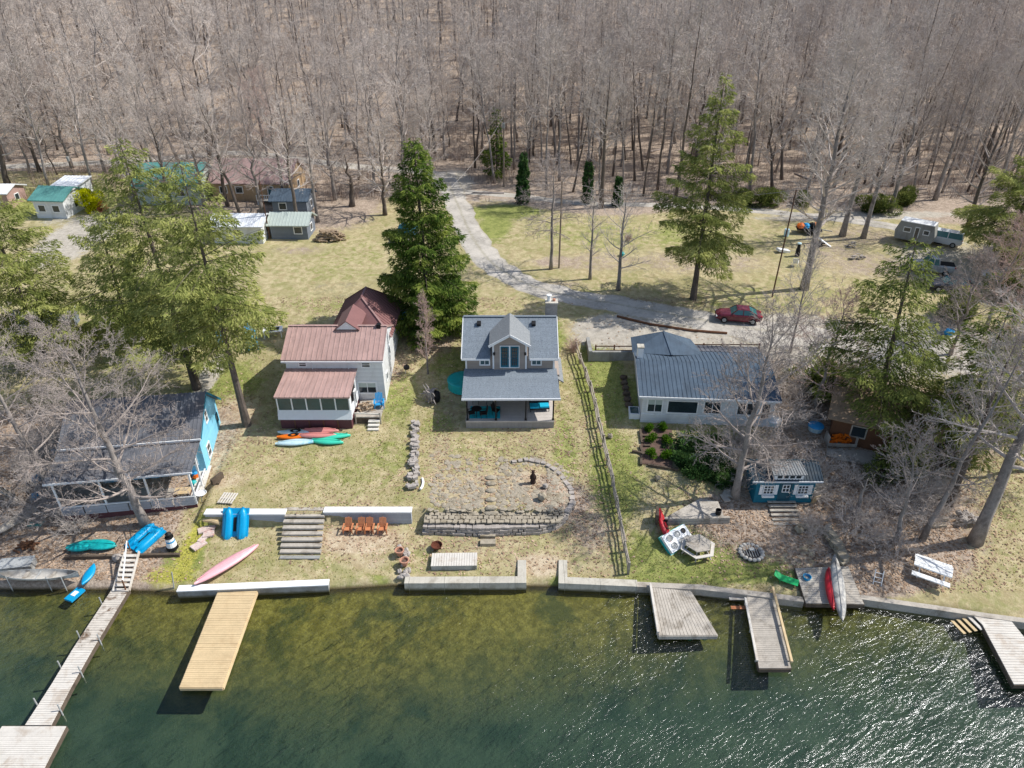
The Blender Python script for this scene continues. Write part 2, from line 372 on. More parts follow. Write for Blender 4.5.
def conifer(seed,h,cb,Rm,nb,leafL=.32,leafW=.13,density=1.,droop=.25,elev=15,prof=None,r0=.28,gap=.15,dead=0,lean=(0,0),mat=None,ragged=.3):
    rr=np.random.default_rng(seed); T=MB()
    P=[(lean[0]*t*h,lean[1]*t*h,-.4+(h+.4)*t) for t in np.linspace(0,1,9)]
    T.tube(P,[r0*(1.25 if i==0 else 1-.95*i/8) for i in range(9)],8)
    prof=prof or (lambda u:(1-u)**.8*(.55+.45*min(1,u*5)))
    CC=[];DD=[];VV=[]
    for i in range(nb):
        u=((i+rr.random()*.7)/nb)**1.12; t=cb+(1-cb)*u; z=h*t
        az=i*2.39996+rr.uniform(-.35,.35)
        L=Rm*prof(u)*rr.uniform(1-ragged,1+ragged*.55)+.25
        if rr.random()<gap: L*=rr.uniform(.3,.6)
        bx,by=lean[0]*t*h,lean[1]*t*h
        el=math.radians(elev+20*u+rr.uniform(-17,15))
        ca,sa=math.cos(az),math.sin(az); k=6; pts=[]
        for q in range(k+1):
            s=q/k*L; pts.append((bx+ca*s*math.cos(el),by+sa*s*math.cos(el),z+s*math.sin(el)-droop*s*s/max(L,1)*1.0))
        T.tube(pts,[max(.012,.05*(L/Rm)*(1-.85*q/k)) for q in range(k+1)],3)
        pts=np.array(pts)
        nl=int(max(10,(L*L*17+L*26)*density))
        s=rr.uniform(.12,1,nl)**.75; f=s*k; ii=np.minimum(k-1,f.astype(int)); f=(f-ii)[:,None]
        c=pts[ii]*(1-f)+pts[ii+1]*f
        side=rr.choice([-1,1],nl)*rr.uniform(0,1,nl)**.8*(.10+.40*L*np.sin(np.pi*np.minimum(1,s*.85+.1))*.75)
        sd=np.array([-sa,ca,0]); fw=np.array([ca,sa,-.15])
        c=c+sd*side[:,None]+fw*(np.abs(side)*.35)[:,None]
        c[:,2]-=np.abs(side)*.3+rr.gamma(1.2,.16,nl)
        dd=fw[None]*.8+sd[None]*np.sign(side)[:,None]*.8+np.array([0,0,-.45])+rr.normal(0,.25,(nl,3))
        CC.append(c);DD.append(dd)
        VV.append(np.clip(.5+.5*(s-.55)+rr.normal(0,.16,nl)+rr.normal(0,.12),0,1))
    c=np.concatenate(CC);d=np.concatenate(DD);v=np.concatenate(VV)
    V=leafy(rr,c,d,leafL,leafW)
    return T,V,v
def place_conifer(name,label,cat,px,py,topy,loc=None,group=None,lm=None,rz=0,proto=None,sc=1,**k):
    g=G(px,py) if loc is None else (loc[0],loc[1],hh(*loc))
    if 'h' not in k: k['h']=PY(px,topy,g[1])[2]-g[2]
    r=root(name,label,cat,g,rz,group)
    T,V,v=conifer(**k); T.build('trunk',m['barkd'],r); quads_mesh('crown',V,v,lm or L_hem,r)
    return r
def place_bare(name,label,px,py,topy,cat='tree',group=None,loc=None,bark='bark',tw='twig',rz=0,**k):
    g=G(px,py) if loc is None else (loc[0],loc[1],hh(*loc))
    if 'h' not in k: k['h']=PY(px,topy,g[1])[2]-g[2]
    r=root(name,label,cat,g,rz,group)
    T,C=bare_tree(**k); T.build('trunk',m[bark],r,smooth=True); C.build('crown',m[tw],r)
    return r
def leafball(seed,rx,ry,rz,n,L=.2,W=.12,lumps=7,zb=0):
    rr=np.random.default_rng(seed); V=[]
    lc=rr.normal(0,.38,(lumps,3))*np.array([rx,ry,rz])+np.array([0,0,rz*.9+zb]); lr=rr.uniform(.4,.7,lumps)
    idx=rr.integers(0,lumps,n); d=rr.normal(0,1,(n,3)); d/=np.linalg.norm(d,axis=1)[:,None]
    rad=rr.uniform(.55,1,n)**.5
    c=lc[idx]+d*(lr[idx]*rad)[:,None]*np.array([rx,ry,rz])
    c[:,2]=np.maximum(c[:,2],.05+rr.uniform(0,.1,n))
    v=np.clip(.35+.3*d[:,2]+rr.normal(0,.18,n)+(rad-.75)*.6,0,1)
    return leafy(rr,c,d*.6+np.array([0,0,.3]),L,W),v
# ---------------------------------------------------------------- ground
XS=np.unique(np.concatenate([np.arange(-420,-100,12),np.arange(-100,-44,2.),np.arange(-44,48,.3),np.arange(48,100,2.),np.arange(100,430,12)]))
YS=np.unique(np.concatenate([np.arange(-80,14,6),np.arange(14,32,1.),np.arange(32,66,.22),np.arange(66,130,.8),np.arange(130,260,4),np.arange(260,560,15)]))
shx=np.array([p[0] for p in SHORE]);shy=np.array([p[1] for p in SHORE])
def hh_np(X,Y):
    s=Y-np.interp(X,shx,shy)
    pa=np.array(PROF_A);pb=np.array(PROF_B)
    a=np.interp(s,pa[:,0],pa[:,1]);b=np.interp(s,pb[:,0],pb[:,1])
    S_=lambda a,b,x:(lambda t:t*t*(3-2*t))(np.clip((x-a)/(b-a),0,1))
    w=S_(-23.4,-22.9,X)*(1-S_(3.2,4.6,X)); z=a*w+b*(1-w)
    z=z+np.where(s>30,.25*np.sin(X*.11+1)*np.sin(Y*.09)*S_(30,60,s),0)
    t=np.maximum(0,Y-108); z=z+.115*t*S_(0,60,t)+3*np.sin(X*.012+Y*.01)*S_(10,120,t)
    return z
GX,GY=np.meshgrid(XS,YS); GZ=hh_np(GX,GY)
near=(GY>33)&(GY<66)&(np.abs(GX)<46)
GZ=GZ+np.where(near,RNG.normal(0,.018,GX.shape),0)
masks={k:np.zeros(GX.shape) for k in('green','litter','gravel','dirt','moss')}
def blob(mk,px,py,rx,ry,st=1.,soft=1.1,rot=0):
    x,y,_=G(px,py); c,s=math.cos(R(rot)),math.sin(R(rot)); dx=GX-x;dy=GY-y
    u=(dx*c+dy*s)/rx; v=(-dx*s+dy*c)/ry; d=np.sqrt(u*u+v*v)
    w=np.clip((1-d)/soft+.5,0,1)*st
    masks[mk]=np.maximum(masks[mk],w)
def S_(a,b,x):
    t=np.clip((x-a)/(b-a),0,1);return t*t*(3-2*t)
sh=GY-np.interp(GX,shx,shy)
masks['litter']=np.maximum(masks['litter'],S_(60,66,sh+ 4*np.sin(GX*.13))*(1-.0*GX))
masks['litter']*=np.where((GX<-45)&(GY<112),.15,1)
masks['litter']=np.maximum(masks['litter'],S_(21,25,GX+ (GY-45)*-.25)*(1-S_(50,60,GY))*(1-S_(29.5,33,GX-(GY-40)*.3))*S_(.5,2.5,sh))
masks['litter']=np.maximum(masks['litter'],(1-S_(-26,-23,GX))*(1-S_(48,56,GY)))
for a in ((565,330,.0,0,0),): pass
for b in [('moss',190,550,.9,3.2,1),('moss',170,575,2.2,1.0,.9),('moss',740,575,7,.6,.5),('green',390,455,3,3,.6),('green',350,260,7,12,.5),('green',330,300,6,6,.5),('green',225,385,4,4,.9),('green',600,380,2.6,7,1),('green',615,470,2.5,6,.9),
  ('green',500,450,4,2,.45),('green',565,450,1.5,6,.7),('green',400,400,2,5,.7),('green',330,470,7,3,.55),('green',500,212,6,3,1.1),('green',495,225,2.5,6,.9),('green',590,235,12,7,.55),('green',690,235,9,8,.6),('green',640,275,5,4,.3),
  ('green',730,572,8,1.1,1),('green',700,548,5,2.0,.8),('green',650,560,3,3,.8),('green',655,450,3,5,.5),('green',640,400,2,4,.9),('green',720,455,4,4,1),('green',450,360,3,3,.7),('green',440,425,2,2,.7),('green',190,560,1,2.5,1),('green',200,540,.9,2.2,.9),('green',170,560,2,1.2,.7),
  ('green',50,200,12,8,.9),('green',550,335,2,4,.8),('green',760,300,10,5,.5),('green',870,300,14,7,.35),('green',450,300,5,4,.6),('green',985,440,5,5,.5),('green',160,330,8,8,.8),('green',100,300,12,10,.5),('green',480,420,1,1,.5),('green',380,580,1,.5,.7),('green',560,585,.8,.6,1),('green',440,560,2.5,1,.5),('green',600,225,2,8,.4),('green',385,545,1.5,.8,.6),('green',290,555,3,1.5,.3),
  ('litter',760,520,5,3.4,.9),('litter',860,480,8,9,1),('litter',905,545,5,3.5,.9),('litter',800,560,2,1.5,.6),('litter',870,590,4,.8,.8),('litter',840,400,7,9,1),('litter',950,420,5,6,.7),('litter',560,497,2.8,2.6,.75),('litter',590,530,2,3,.55),('litter',430,335,3,4,.7),('litter',470,170,9,16,1),('litter',250,480,0.1,.1,.1),('litter',215,430,3.2,4.6,.55),('litter',480,300,4,1.5,.4),('litter',340,200,7,12,.9),('litter',560,285,4,1.5,.5),('litter',830,250,6,6,.5),('litter',860,235,7,5,.5),('litter',395,365,2,4,.5),('litter',950,180,20,14,1),('litter',780,195,30,5,1),
  ('dirt',230,420,2.8,4,.8),('dirt',215,455,1.6,4,.8),('dirt',225,480,2.4,1.4,.7),('dirt',360,540,3.6,1.6,.95),('dirt',365,562,2.2,1.1,.6),('dirt',300,440,6,1.5,.35),('dirt',300,475,4,2,.35),('dirt',540,565,2.2,1.2,.9),('dirt',600,570,3,1.2,.5),('dirt',530,485,3.4,2.2,.75),('dirt',470,490,4.5,3,.6),('dirt',660,450,2.2,3,.8),('dirt',690,560,.5,.5,.2),('dirt',110,550,5,2.5,.7),('dirt',290,535,3,1,.5),('dirt',225,545,2,2,.4),('dirt',445,575,3,.6,.3),('litter',480,545,6,2,.42),('litter',500,480,6,3,.42),('litter',545,440,5,4,.38),('litter',350,530,4,2,.4),('litter',250,440,3,3,.4),('litter',700,262,13,5,.5),('litter',870,265,10,5,.52),('litter',600,262,8,4,.5),('litter',340,290,6,4,.42),('litter',440,450,1.2,6,.45),('dirt',455,400,.8,6,.5),('dirt',350,450,2,1.2,.45),('dirt',520,440,4,.9,.4),('dirt',470,545,5,.8,.4),('dirt',610,520,.8,5,.4),('dirt',660,250,6,1.5,.4),('dirt',560,240,4,2,.35),('litter',560,262,5,2,.6),('litter',640,300,6,1,.5),('litter',700,262,5,2,.4),('litter',300,250,5,2,.5),
  ('gravel',700,335,10,3.6,1),('gravel',780,335,9,4,1),('gravel',620,330,5,3,.95),('gravel',455,183,3,8,.8),('gravel',850,350,9,5,.8),('gravel',930,345,9,6,.8),('gravel',496,266,2.4,2,.5),('gravel',80,235,4,9,1),('gravel',62,220,4,3,.5),('gravel',210,375,1,3.6,.9),('gravel',470,575,.3,.3,.3),('gravel',860,216,14,1.6,.9),('gravel',960,265,9,9,.6),('gravel',540,200,16,1.3,.5)]:
    blob(*b)
gv=np.stack([GX,GY,GZ],-1).reshape(-1,3); ny,nx=GX.shape
i=(np.arange(ny-1)[:,None]*nx+np.arange(nx-1)[None]).reshape(-1)
gq=np.stack([i,i+1,i+nx+1,i+nx],1)
me=bpy.data.meshes.new('ground'); me.vertices.add(len(gv)); me.vertices.foreach_set('co',gv.reshape(-1).astype(np.float32))
me.loops.add(gq.size); me.loops.foreach_set('vertex_index',gq.reshape(-1).astype(np.int32))
me.polygons.add(len(gq)); me.polygons.foreach_set('loop_start',np.arange(0,gq.size,4,dtype=np.int32)); me.polygons.foreach_set('loop_total',np.full(len(gq),4,dtype=np.int32))
for k,v in masks.items():
    a=me.attributes.new('m_'+k,'FLOAT','POINT'); a.data.foreach_set('value',v.reshape(-1).astype(np.float32))
me.polygons.foreach_set('use_smooth',np.ones(len(gq),bool)); me.update()
def ground_mat():
    s=NT('ground_surface'); P=s.coord(True)
    A=lambda k:s.node('ShaderNodeAttribute',attribute_name='m_'+k).outputs['Fac']
    n05=s.noise(P,.35,6,.65,.3); n2=s.noise(P,1.6,6,.7); n8=s.noise(P,7,4,.7); n20=s.noise(P,17,3,.7); nd=s.noise(P,.9,6,.75,.8)
    # dry lawn
    dry=s.mix(s.ss(n2,.35,.65),S((164,148,114)),S((196,182,146)))
    dry=s.mix(s.math('MULTIPLY',s.ss(n8,.42,.62),.35),dry,S((156,148,98)))
    dry=s.mix(s.math('MULTIPLY',s.ss(nd,.47,.62),.6),dry,S((122,130,68))); dry=s.mix(s.math('MULTIPLY',s.ss(n05,.46,.64),.5),dry,S((146,142,96)))
    grn=s.mix(s.ss(n2,.35,.65),S((104,118,56)),S((150,156,88)))
    grn=s.mix(s.math('MULTIPLY',s.ss(n8,.4,.65),.45),grn,S((162,152,104)))
    lit=s.mix(s.ss(n2,.32,.66),S((158,142,126)),S((196,178,160)))
    lit=s.mix(s.math('MULTIPLY',s.ss(n8,.4,.6),.6),lit,S((122,106,92)))
    lit=s.mix(s.math('MULTIPLY',s.ss(n20,.52,.66),.5),lit,S((202,182,162)))
    drt=s.mix(s.ss(n2,.35,.65),S((178,156,128)),S((210,194,166)))
    drt=s.mix(s.math('MULTIPLY',s.ss(n20,.45,.65),.5),drt,S((126,106,84)))
    grv=s.mix(s.ss(n2,.3,.7),S((168,160,146)),S((200,192,178)))
    grv=s.mix(s.math('MULTIPLY',s.ss(n20,.45,.62),.4),grv,S((140,132,120)))
    def fac(k,lo=.38,hi=.62):
        v=s.math('ADD',A(k),s.math('MULTIPLY',s.math('SUBTRACT',s.math('ADD',s.math('MULTIPLY',nd,.6),s.math('MULTIPLY',n8,.4)),.5),1.5)); return s.ss(v,lo,hi)
    c=s.mix(fac('green',.4,.75),dry,grn); c=s.mix(fac('dirt',.4,.8),c,drt); c=s.mix(fac('litter'),c,lit); c=s.mix(fac('gravel'),c,grv); c=s.mix(fac('moss',.45,.9),c,s.mix(s.ss(n8,.4,.6),S((138,138,58)),S((178,172,86))))
    c=s.mix(s.math('MULTIPLY',s.ss(n20,.58,.72),.35),c,S((196,184,150)))
    
    # lake bed below the waterline; light absorbed by deeper water is painted into its colour
    z=s.node('ShaderNodeSeparateXYZ'); s.link(P,z.inputs[0]); dep=z.outputs[2]
    bed=s.mix(s.ss(n2,.35,.62),S((106,98,50)),S((166,152,88)))
    bed=s.mix(s.math('MULTIPLY',s.ss(n8,.4,.6),.7),bed,S((126,114,58)))
    bed=s.mix(s.math('MULTIPLY',s.ss(n05,.48,.62),.75),bed,S((78,84,54)))
    deep=s.mix(s.ss(n05,.35,.65),S((56,76,68)),S((76,94,84)))
    dz=s.math('ADD',dep,s.math('MULTIPLY',s.math('SUBTRACT',n05,.5),1.6))
    bed=s.mix(s.ss(s.math('ADD',dz,s.math('MULTIPLY',s.math('ABSOLUTE',s.math('ADD',z.outputs[0],8)),-.03)),-.75,-2.3),bed,deep)
    wet=s.mix(s.ss(dep,-.1,-.35),S((92,80,58)),bed)
    c=s.mix(s.ss(dep,.22,-.02),c,wet)
    b=s.bump(s.math('ADD',n8,s.math('MULTIPLY',n20,.6)),.8,.06)
    return s.done(s.pbr(c,.95,0,.1,b))
me.materials.append(ground_mat())
ground=bpy.data.objects.new('ground',me); COL.objects.link(ground); tag(ground,kind='structure')
# ---------------------------------------------------------------- water
def water_mat():
    s=NT('lake_water'); P=s.coord(True)
    rot=s.node('ShaderNodeMapping'); s.link(P,rot.inputs[0]); rot.inputs['Rotation'].default_value=(0,0,R(-28)); Q=rot.outputs[0]; w1=s.noise(s.scalev(Q,(.45,1.2,1)),1.1,3,.6,.4); w2=s.noise(s.scalev(Q,(.7,1.5,1)),3.6,4,.7,.5); w0=s.noise(s.scalev(Q,(.5,1,1)),.09,3,.6)
    x=s.node('ShaderNodeSeparateXYZ'); s.link(P,x.inputs[0])
    amp=s.ss(s.math('SUBTRACT',s.math('MULTIPLY',x.outputs[0],.25),x.outputs[1]),-34,-22)
    h=s.math('ADD',s.math('MULTIPLY',w1,.9),s.math('MULTIPLY',w2,.33))
    h=s.math('MULTIPLY',h,s.math('MULTIPLY',s.math('ADD',1.05,s.math('MULTIPLY',amp,.3)),s.math('ADD',.55,s.ss(w0,.3,.65))))
    bn=s.bump(h,1,.09)
    fr=s.node('ShaderNodeFresnel'); fr.inputs[0].default_value=1.33; s.link(bn,fr.inputs[1])
    tr=s.node('ShaderNodeBsdfTransparent'); tr.inputs[0].default_value=(.80,.86,.74,1)
    gl=s.node('ShaderNodeBsdfAnisotropic') if False else s.node('ShaderNodeBsdfGlossy'); gl.inputs['Roughness'].default_value=.15; s.link(bn,gl.inputs['Normal']); gl.inputs[0].default_value=(.95,.96,1,1)
    mx=s.node('ShaderNodeMixShader'); s.link(s.math('MULTIPLY',fr.outputs[0],1.6,clamp=True),mx.inputs[0]); s.link(tr.outputs[0],mx.inputs[1]); s.link(gl.outputs[0],mx.inputs[2])
    return s.done(mx.outputs[0])
w=MB().poly([(-420,-80,0),(430,-80,0),(430,45,0),(-420,45,0)]).build('water',water_mat()); tag(w,kind='structure')
# ---------------------------------------------------------------- roads
def road(name,pts,mat,dz=.045,step=1.0,label=None):
    W=[(*G(a,b)[:2],w) for a,b,w in pts]; P=[]
    for k in range(len(W)-1):
        p0=W[max(0,k-1)];p1=W[k];p2=W[k+1];p3=W[min(len(W)-1,k+2)]
        L=math.dist(p1[:2],p2[:2]); n=max(2,int(L/step))
        for q in range(n):
            t=q/n; P.append([.5*((2*p1[c])+(-p0[c]+p2[c])*t+(2*p0[c]-5*p1[c]+4*p2[c]-p3[c])*t*t+(-p0[c]+3*p1[c]-3*p2[c]+p3[c])*t**3) for c in range(3)])
    P.append(list(W[-1])); mb=MB(); K=9; vs=[]; rr=random.Random(3)
    for k,p in enumerate(P):
        a=P[max(0,k-1)];b=P[min(len(P)-1,k+1)]; d=Vector((b[0]-a[0],b[1]-a[1])); d.normalize(); nrm=(-d.y,d.x)
        el=rr.uniform(.82,1.12);er=rr.uniform(.82,1.12)
        for j in range(K):
            u=(j/(K-1)*2-1)*p[2]/2*(el if j<K//2 else er); x=p[0]+nrm[0]*u;y=p[1]+nrm[1]*u
            e=abs(j/(K-1)*2-1); vs.append((x,y,hh(x,y)+dz*(1-1.9*e**4)))
    fs=[(k*K+j,k*K+j+1,(k+1)*K+j+1,(k+1)*K+j) for k in range(len(P)-1) for j in range(K-1)]
    mb.add(vs,fs); o=mb.build(name,mat,smooth=True); at=o.data.attributes.new('across','FLOAT','POINT'); at.data.foreach_set('value',[abs(j/(K-1)*2-1) for k in range(len(P)) for j in range(K)]); tag(o,kind='structure'); return P
def gravel_mat():
    s=NT('gravel_road_surface'); P=s.coord(True); n1=s.noise(P,.5,5,.6,.4); n2=s.noise(P,3,4,.7); n3=s.noise(P,16,3,.7)
    c=s.mix(s.ss(n1,.35,.65),S((166,160,150)),S((198,191,180))); c=s.mix(s.math('MULTIPLY',s.ss(n2,.42,.62),.45),c,S((204,197,185)))
    c=s.mix(s.math('MULTIPLY',s.ss(n3,.5,.66),.45),c,S((122,116,108)))
    a=s.node('ShaderNodeAttribute',attribute_name='across').outputs['Fac']; c=s.mix(s.math('MULTIPLY',s.ss(s.math('ADD',a,s.math('MULTIPLY',n2,.3)),.32,.12),.5),c,S((146,140,116))); c=s.mix(s.math('MULTIPLY',s.ss(s.math('ADD',a,s.math('MULTIPLY',n2,.5)),.9,1.2),.85),c,S((150,140,112)))
    return s.done(s.pbr(c,.95,0,.1,s.bump(n3,.6,.05)))
GM=gravel_mat()
ROADS=[road('gravel_road',[(446,172,4),(450,186,4.2),(462,215,4.2),(474,240,4.3),(492,263,4.4),(520,281,4.2),(560,294,4.2),(620,305,4.6),(690,318,5),(760,330,6),(830,340,5.5),(900,350,5),(1040,372,5),(1180,390,5)],GM),
 road('gravel_road',[(-160,176,3.4),(-60,170,3.4),(0,167,3.4),(90,163,3.4),(170,158,3.4),(240,153,3.4),(300,160,3.6),(370,168,3.8),(425,172,4.4),(447,184,5)],GM,dz=.06),
 road('gravel_path',[(466,192,2.5),(520,196,2.2),(580,203,2),(680,206,2),(760,211,2.2),(830,218,2.4),(900,228,3),(960,245,3)],GM,dz=.03)]
# ---------------------------------------------------------------- loose cover: grass tufts, leaves
def samp(mask,n,ymax=70,ymin=33.5):
    j=RNG.uniform(0,1,(n*6,4)); x=-44+j[:,0]*90; y=ymin+j[:,1]*(ymax-ymin)
    xi=np.searchsorted(XS,x).clip(0,len(XS)-1); yi=np.searchsorted(YS,y).clip(0,len(YS)-1)
    k=(mask[yi,xi]>j[:,2])&(y>np.interp(x,shx,shy)+.5); x=x[k][:n];y=y[k][:n]
    return np.stack([x,y,hh_np(x,y)],1)
def tufts(name,pts,size,mat,flat=False):
    n=len(pts); a=RNG.uniform(0,6.28,n); s=size*RNG.uniform(.5,1.4,n); d=np.stack([np.cos(a),np.sin(a),0*a],1)*s[:,None]
    if flat:
        e=np.stack([-np.sin(a),np.cos(a),RNG.uniform(-.3,.3,n)],1)*s[:,None]*.7; up=np.array([0,0,.03])
        V=np.stack([pts-d+up,pts-e+up,pts+d+up,pts+e+up],1)
    else:
        h=np.stack([RNG.normal(0,.3,n),RNG.normal(0,.3,n),np.ones(n)],1)*s[:,None]*.9
        V=np.stack([pts-d*.5,pts+d*.5,pts+d*.7+h,pts-d*.6+h*.9],1)
    o=quads_mesh(name,V,RNG.uniform(0,1,n),mat); tag(o,kind='stuff'); return o
L_gr=leafmat('grass_blades',(140,144,78),(178,172,110),(208,196,146),.4)
L_lt=leafmat('dead_leaves',(126,104,86),(170,144,120),(208,182,156),.1)
built=(np.abs(GX+15.3)<4.3)&(GY>49.2)&(GY<65)|(np.abs(GX+.1)<4.2)&(GY>49.3)&(GY<61)
gm=np.clip(.55+masks['green']*.6-masks['litter']-masks['gravel']*1.2-masks['dirt']*.4,0,1)*(~built)
t=tufts('grass',samp(gm*np.clip((66-GY)/14,0,1),34000),.06,L_gr); tag(t,'short dry and green grass blades over the lakeside lawns','grass')
t=tufts('fallen_leaves',samp(np.clip(masks['litter']-masks['gravel'],0,1)+.03,45000),.09,L_lt,True); tag(t,'brown fallen leaves scattered under the trees','leaves')
# ---------------------------------------------------------------- building helpers
def L3(a,b,t): return tuple(p+(q-p)*t for p,q in zip(a,b))
def slope(mb,a,b,c,d,th=.14,rib=0,rm=0,up=.03):
    dn=lambda p:(p[0],p[1],p[2]-th)
    mb.add([a,b,c,d,dn(a),dn(b),dn(c),dn(d)],[(0,1,2,3),(7,6,5,4),(0,4,5,1),(1,5,6,2),(2,6,7,3),(3,7,4,0)])
    if rib:
        n=int(math.dist(a,b)/rib)
        for i in range(n+1):
            t=(i+.02)/(n+.04) if n else 0
            p=L3(a,b,t);q=L3(d,c,t); mb.beam((p[0],p[1],p[2]+up*.4),(q[0],q[1],q[2]+up*.4),.07,up*1.6,rm)
    return mb
def tri(mb,pts,th=.14):
    mb.prism(pts,(0,0,-th))
def win(par,c,w,h,face='f',fm='trim',gm='glass',nx=1,nz=1,name='window',ft=.1,proud=.05,shade=None):
    ux={'f':(1,0,0),'b':(-1,0,0),'r':(0,1,0),'l':(0,-1,0)}[face]; nv={'f':(0,-1,0),'b':(0,1,0),'r':(1,0,0),'l':(-1,0,0)}[face]
    def bx(mb,u0,u1,z0,z1,n0,n1):
        P=[[c[k]+ux[k]*u+nv[k]*n+(0,0,z)[k] for k in range(3)] for u,n,z in ((u0,n0,z0),(u1,n1,z1))]
        lo=[min(a,b) for a,b in zip(*P)];hi=[max(a,b) for a,b in zip(*P)]; mb.box(lo[0],hi[0],lo[1],hi[1],lo[2],hi[2])
    f=MB(); W=w/2;Hh=h/2
    bx(f,-W,W,Hh-ft,Hh,-.05,proud); bx(f,-W,W,-Hh,-Hh+ft,-.05,proud+.01); bx(f,-W,-W+ft,-Hh+ft,Hh-ft,-.05,proud); bx(f,W-ft,W,-Hh+ft,Hh-ft,-.05,proud)
    for i in range(1,nx):
        u=-W+ft+(w-2*ft)*i/nx; bx(f,u-.025,u+.025,-Hh+ft,Hh-ft,-.02,proud-.01)
    for i in range(1,nz):
        z=-Hh+ft+(h-2*ft)*i/nz; bx(f,-W+ft,W-ft,z-.025,z+.025,-.02,proud-.012)
    fo=f.build(name,m[fm],par); g=MB(); bx(g,-W+ft,W-ft,-Hh+ft,Hh-ft,-.03,.012); g.build('pane',m[gm],fo)
    if shade:
        s=MB(); bx(s,-W+ft,W-ft,Hh-ft-h*.35,Hh-ft,.014,.02); s.build('blind',m[shade],fo)
    return fo
def door(par,c,w,h,face='f',dm='tealdark',fm='trim',panes=(2,4)):
    fo=win(par,c,w,h,face,fm,dm,1,1,'door',.07)
    return fo
def gable_body(mb,x0,x1,y0,y1,z0,ze,yr,zr,ze2=None):
    ze2=ze if ze2 is None else ze2
    mb.prism([(x0,y0,z0),(x0,y1,z0),(x0,y1,ze2),(x0,yr,zr),(x0,y0,ze)][::-1],(x1-x0,0,0)); return mb
# ================================================================ CENTRE COTTAGE
gx,gy,gz=-.1,49.6,2.85
c=root('cottage','taupe cottage with shingle roof, a gabled dormer and a furnished front porch','house',(gx,gy,gz))
def Lc(x,y,z): return (x-gx,y-gy,z-gz)
b=MB(); a1=Lc(-4.0,53.4,0);a2=Lc(3.65,61,0)
gable_body(b,a1[0],a2[0],a1[1],a2[1],0.2,7.72-gz,57-gy,9.62-gz); 
b.box(a1[0]+2.45,a2[0]-2.5,53.28-gy,56-gy,6.2-gz,9.0-gz)      # dormer body
b.prism([Lc(-1.55,53.28,9.0),Lc(1.15,53.28,9.0),Lc(-.2,53.28,9.85)],(0,2.5,0))
b.box(3.65-gx,4.15-gx,53.6-gy,57.2-gy,.3,2.9)
b.build('wall',m['taupe'],c)
r_=MB(); e=.35
zf=lambda y:7.72+(y-53.4)*(9.62-7.72)/3.6+.12
slope(r_,Lc(-4.3,53.05,zf(53.05)),Lc(-1.85,53.05,zf(53.05)),Lc(-1.85,57,zf(57)),Lc(-4.3,57,zf(57)),.16)
slope(r_,Lc(1.45,53.05,zf(53.05)),Lc(3.95,53.05,zf(53.05)),Lc(3.95,57,zf(57)),Lc(1.45,57,zf(57)),.16)
slope(r_,Lc(-1.84,54.5,zf(54.5)),Lc(1.44,54.5,zf(54.5)),Lc(1.44,57,zf(57)),Lc(-1.84,57,zf(57)),.16)
slope(r_,Lc(3.95,61.3,zf(53.05)),Lc(-4.3,61.3,zf(53.05)),Lc(-4.3,57.003,zf(57)),Lc(3.95,57.003,zf(57)),.16)
r_.beam(Lc(-4.3,57,zf(57)+.02),Lc(3.95,57,zf(57)+.02),.3,.06)
ro=r_.build('roof',m['shingle'],c)
for vx in (-2.9,1.9):
    v=MB(); p=Lc(vx,56.2,zf(56.2)); v.obox((p[0],p[1],p[2]+.12),(.36,.4,.28),(25,0,0)); v.build('roof_vent',m['black'],ro)
d=MB()
slope(d,Lc(-1.95,52.85,8.98),Lc(-1.95,57.1,8.98),Lc(-.2,57.1,10.02),Lc(-.2,52.85,10.02),.14); d.f=[f[::-1] for f in d.f]
d2=MB(); slope(d2,Lc(1.55,57.1,8.98),Lc(1.55,52.85,8.98),Lc(-.2,52.85,10.02),Lc(-.2,57.1,10.02),.14); d.add(d2.v,[f[::-1] for f in d2.f])
d.build('dormer_roof',m['shingled'],c)
t=MB(); t.beam(Lc(-1.97,52.83,8.9),Lc(-.2,52.83,9.95),.06,.2); t.beam(Lc(1.57,52.83,8.9),Lc(-.2,52.83,9.95),.06,.2)
t.beam(Lc(-4.32,53.03,zf(53.05)-.1),Lc(-1.9,53.03,zf(53.05)-.1),.08,.16); t.beam(Lc(1.5,53.03,zf(53.05)-.1),Lc(3.97,53.03,zf(53.05)-.1),.08,.16)
t.beam(Lc(-4.33,53.05,zf(53.05)-.08),Lc(-4.33,57,zf(57)-.08),.06,.2); t.beam(Lc(3.98,53.05,zf(53.05)-.08),Lc(3.98,57,zf(57)-.08),.06,.2)
for x in (-1.6,1.2): t.box(x-gx-.07,x-gx+.07,53.2-gy,53.27-gy,6.55-gz,9.0-gz)
for x in (-3.95,3.6): t.box(x-gx-.07,x-gx+.07,53.33-gy,53.39-gy,6.5-gz,7.3-gz)
t.build('trim',m['trim'],c)
for x,s in ((-.62,1),(.22,-1)):
    fd=win(c,Lc(x,53.26,7.72),.84,2.15,'f','trim','teal',1,1,'door',.06)
    q=MB(); p=Lc(x,53.2,7.75)
    for i in range(3):
        for j in range(5): q.box(p[0]-.24+.17*i,p[0]-.24+.17*i+.13,p[1]-.02,p[1]+.03,p[2]-.85+.35*j,p[2]-.85+.35*j+.29)
    q.build('door_glass',m['glass'],fd)
    h=MB(); h.box(p[0]+s*.33-.02,p[0]+s*.33+.02,p[1]-.05,p[1]-.0,p[2]-.2,p[2]); h.build('handle',m['alu'],fd)
for x in (-1.78,1.42):
    h=MB(); h.lathe(Lc(x*.83-.05,53.15,7.9),[(.02,0),(.09,.05),(.09,.25),(.03,.32)],8); h.build('wall_lamp',m['black'],c)
for x in (-2.35,2.1): win(c,Lc(x,53.39,7.12),.92,.62,'f','trim','glasst',2,1)
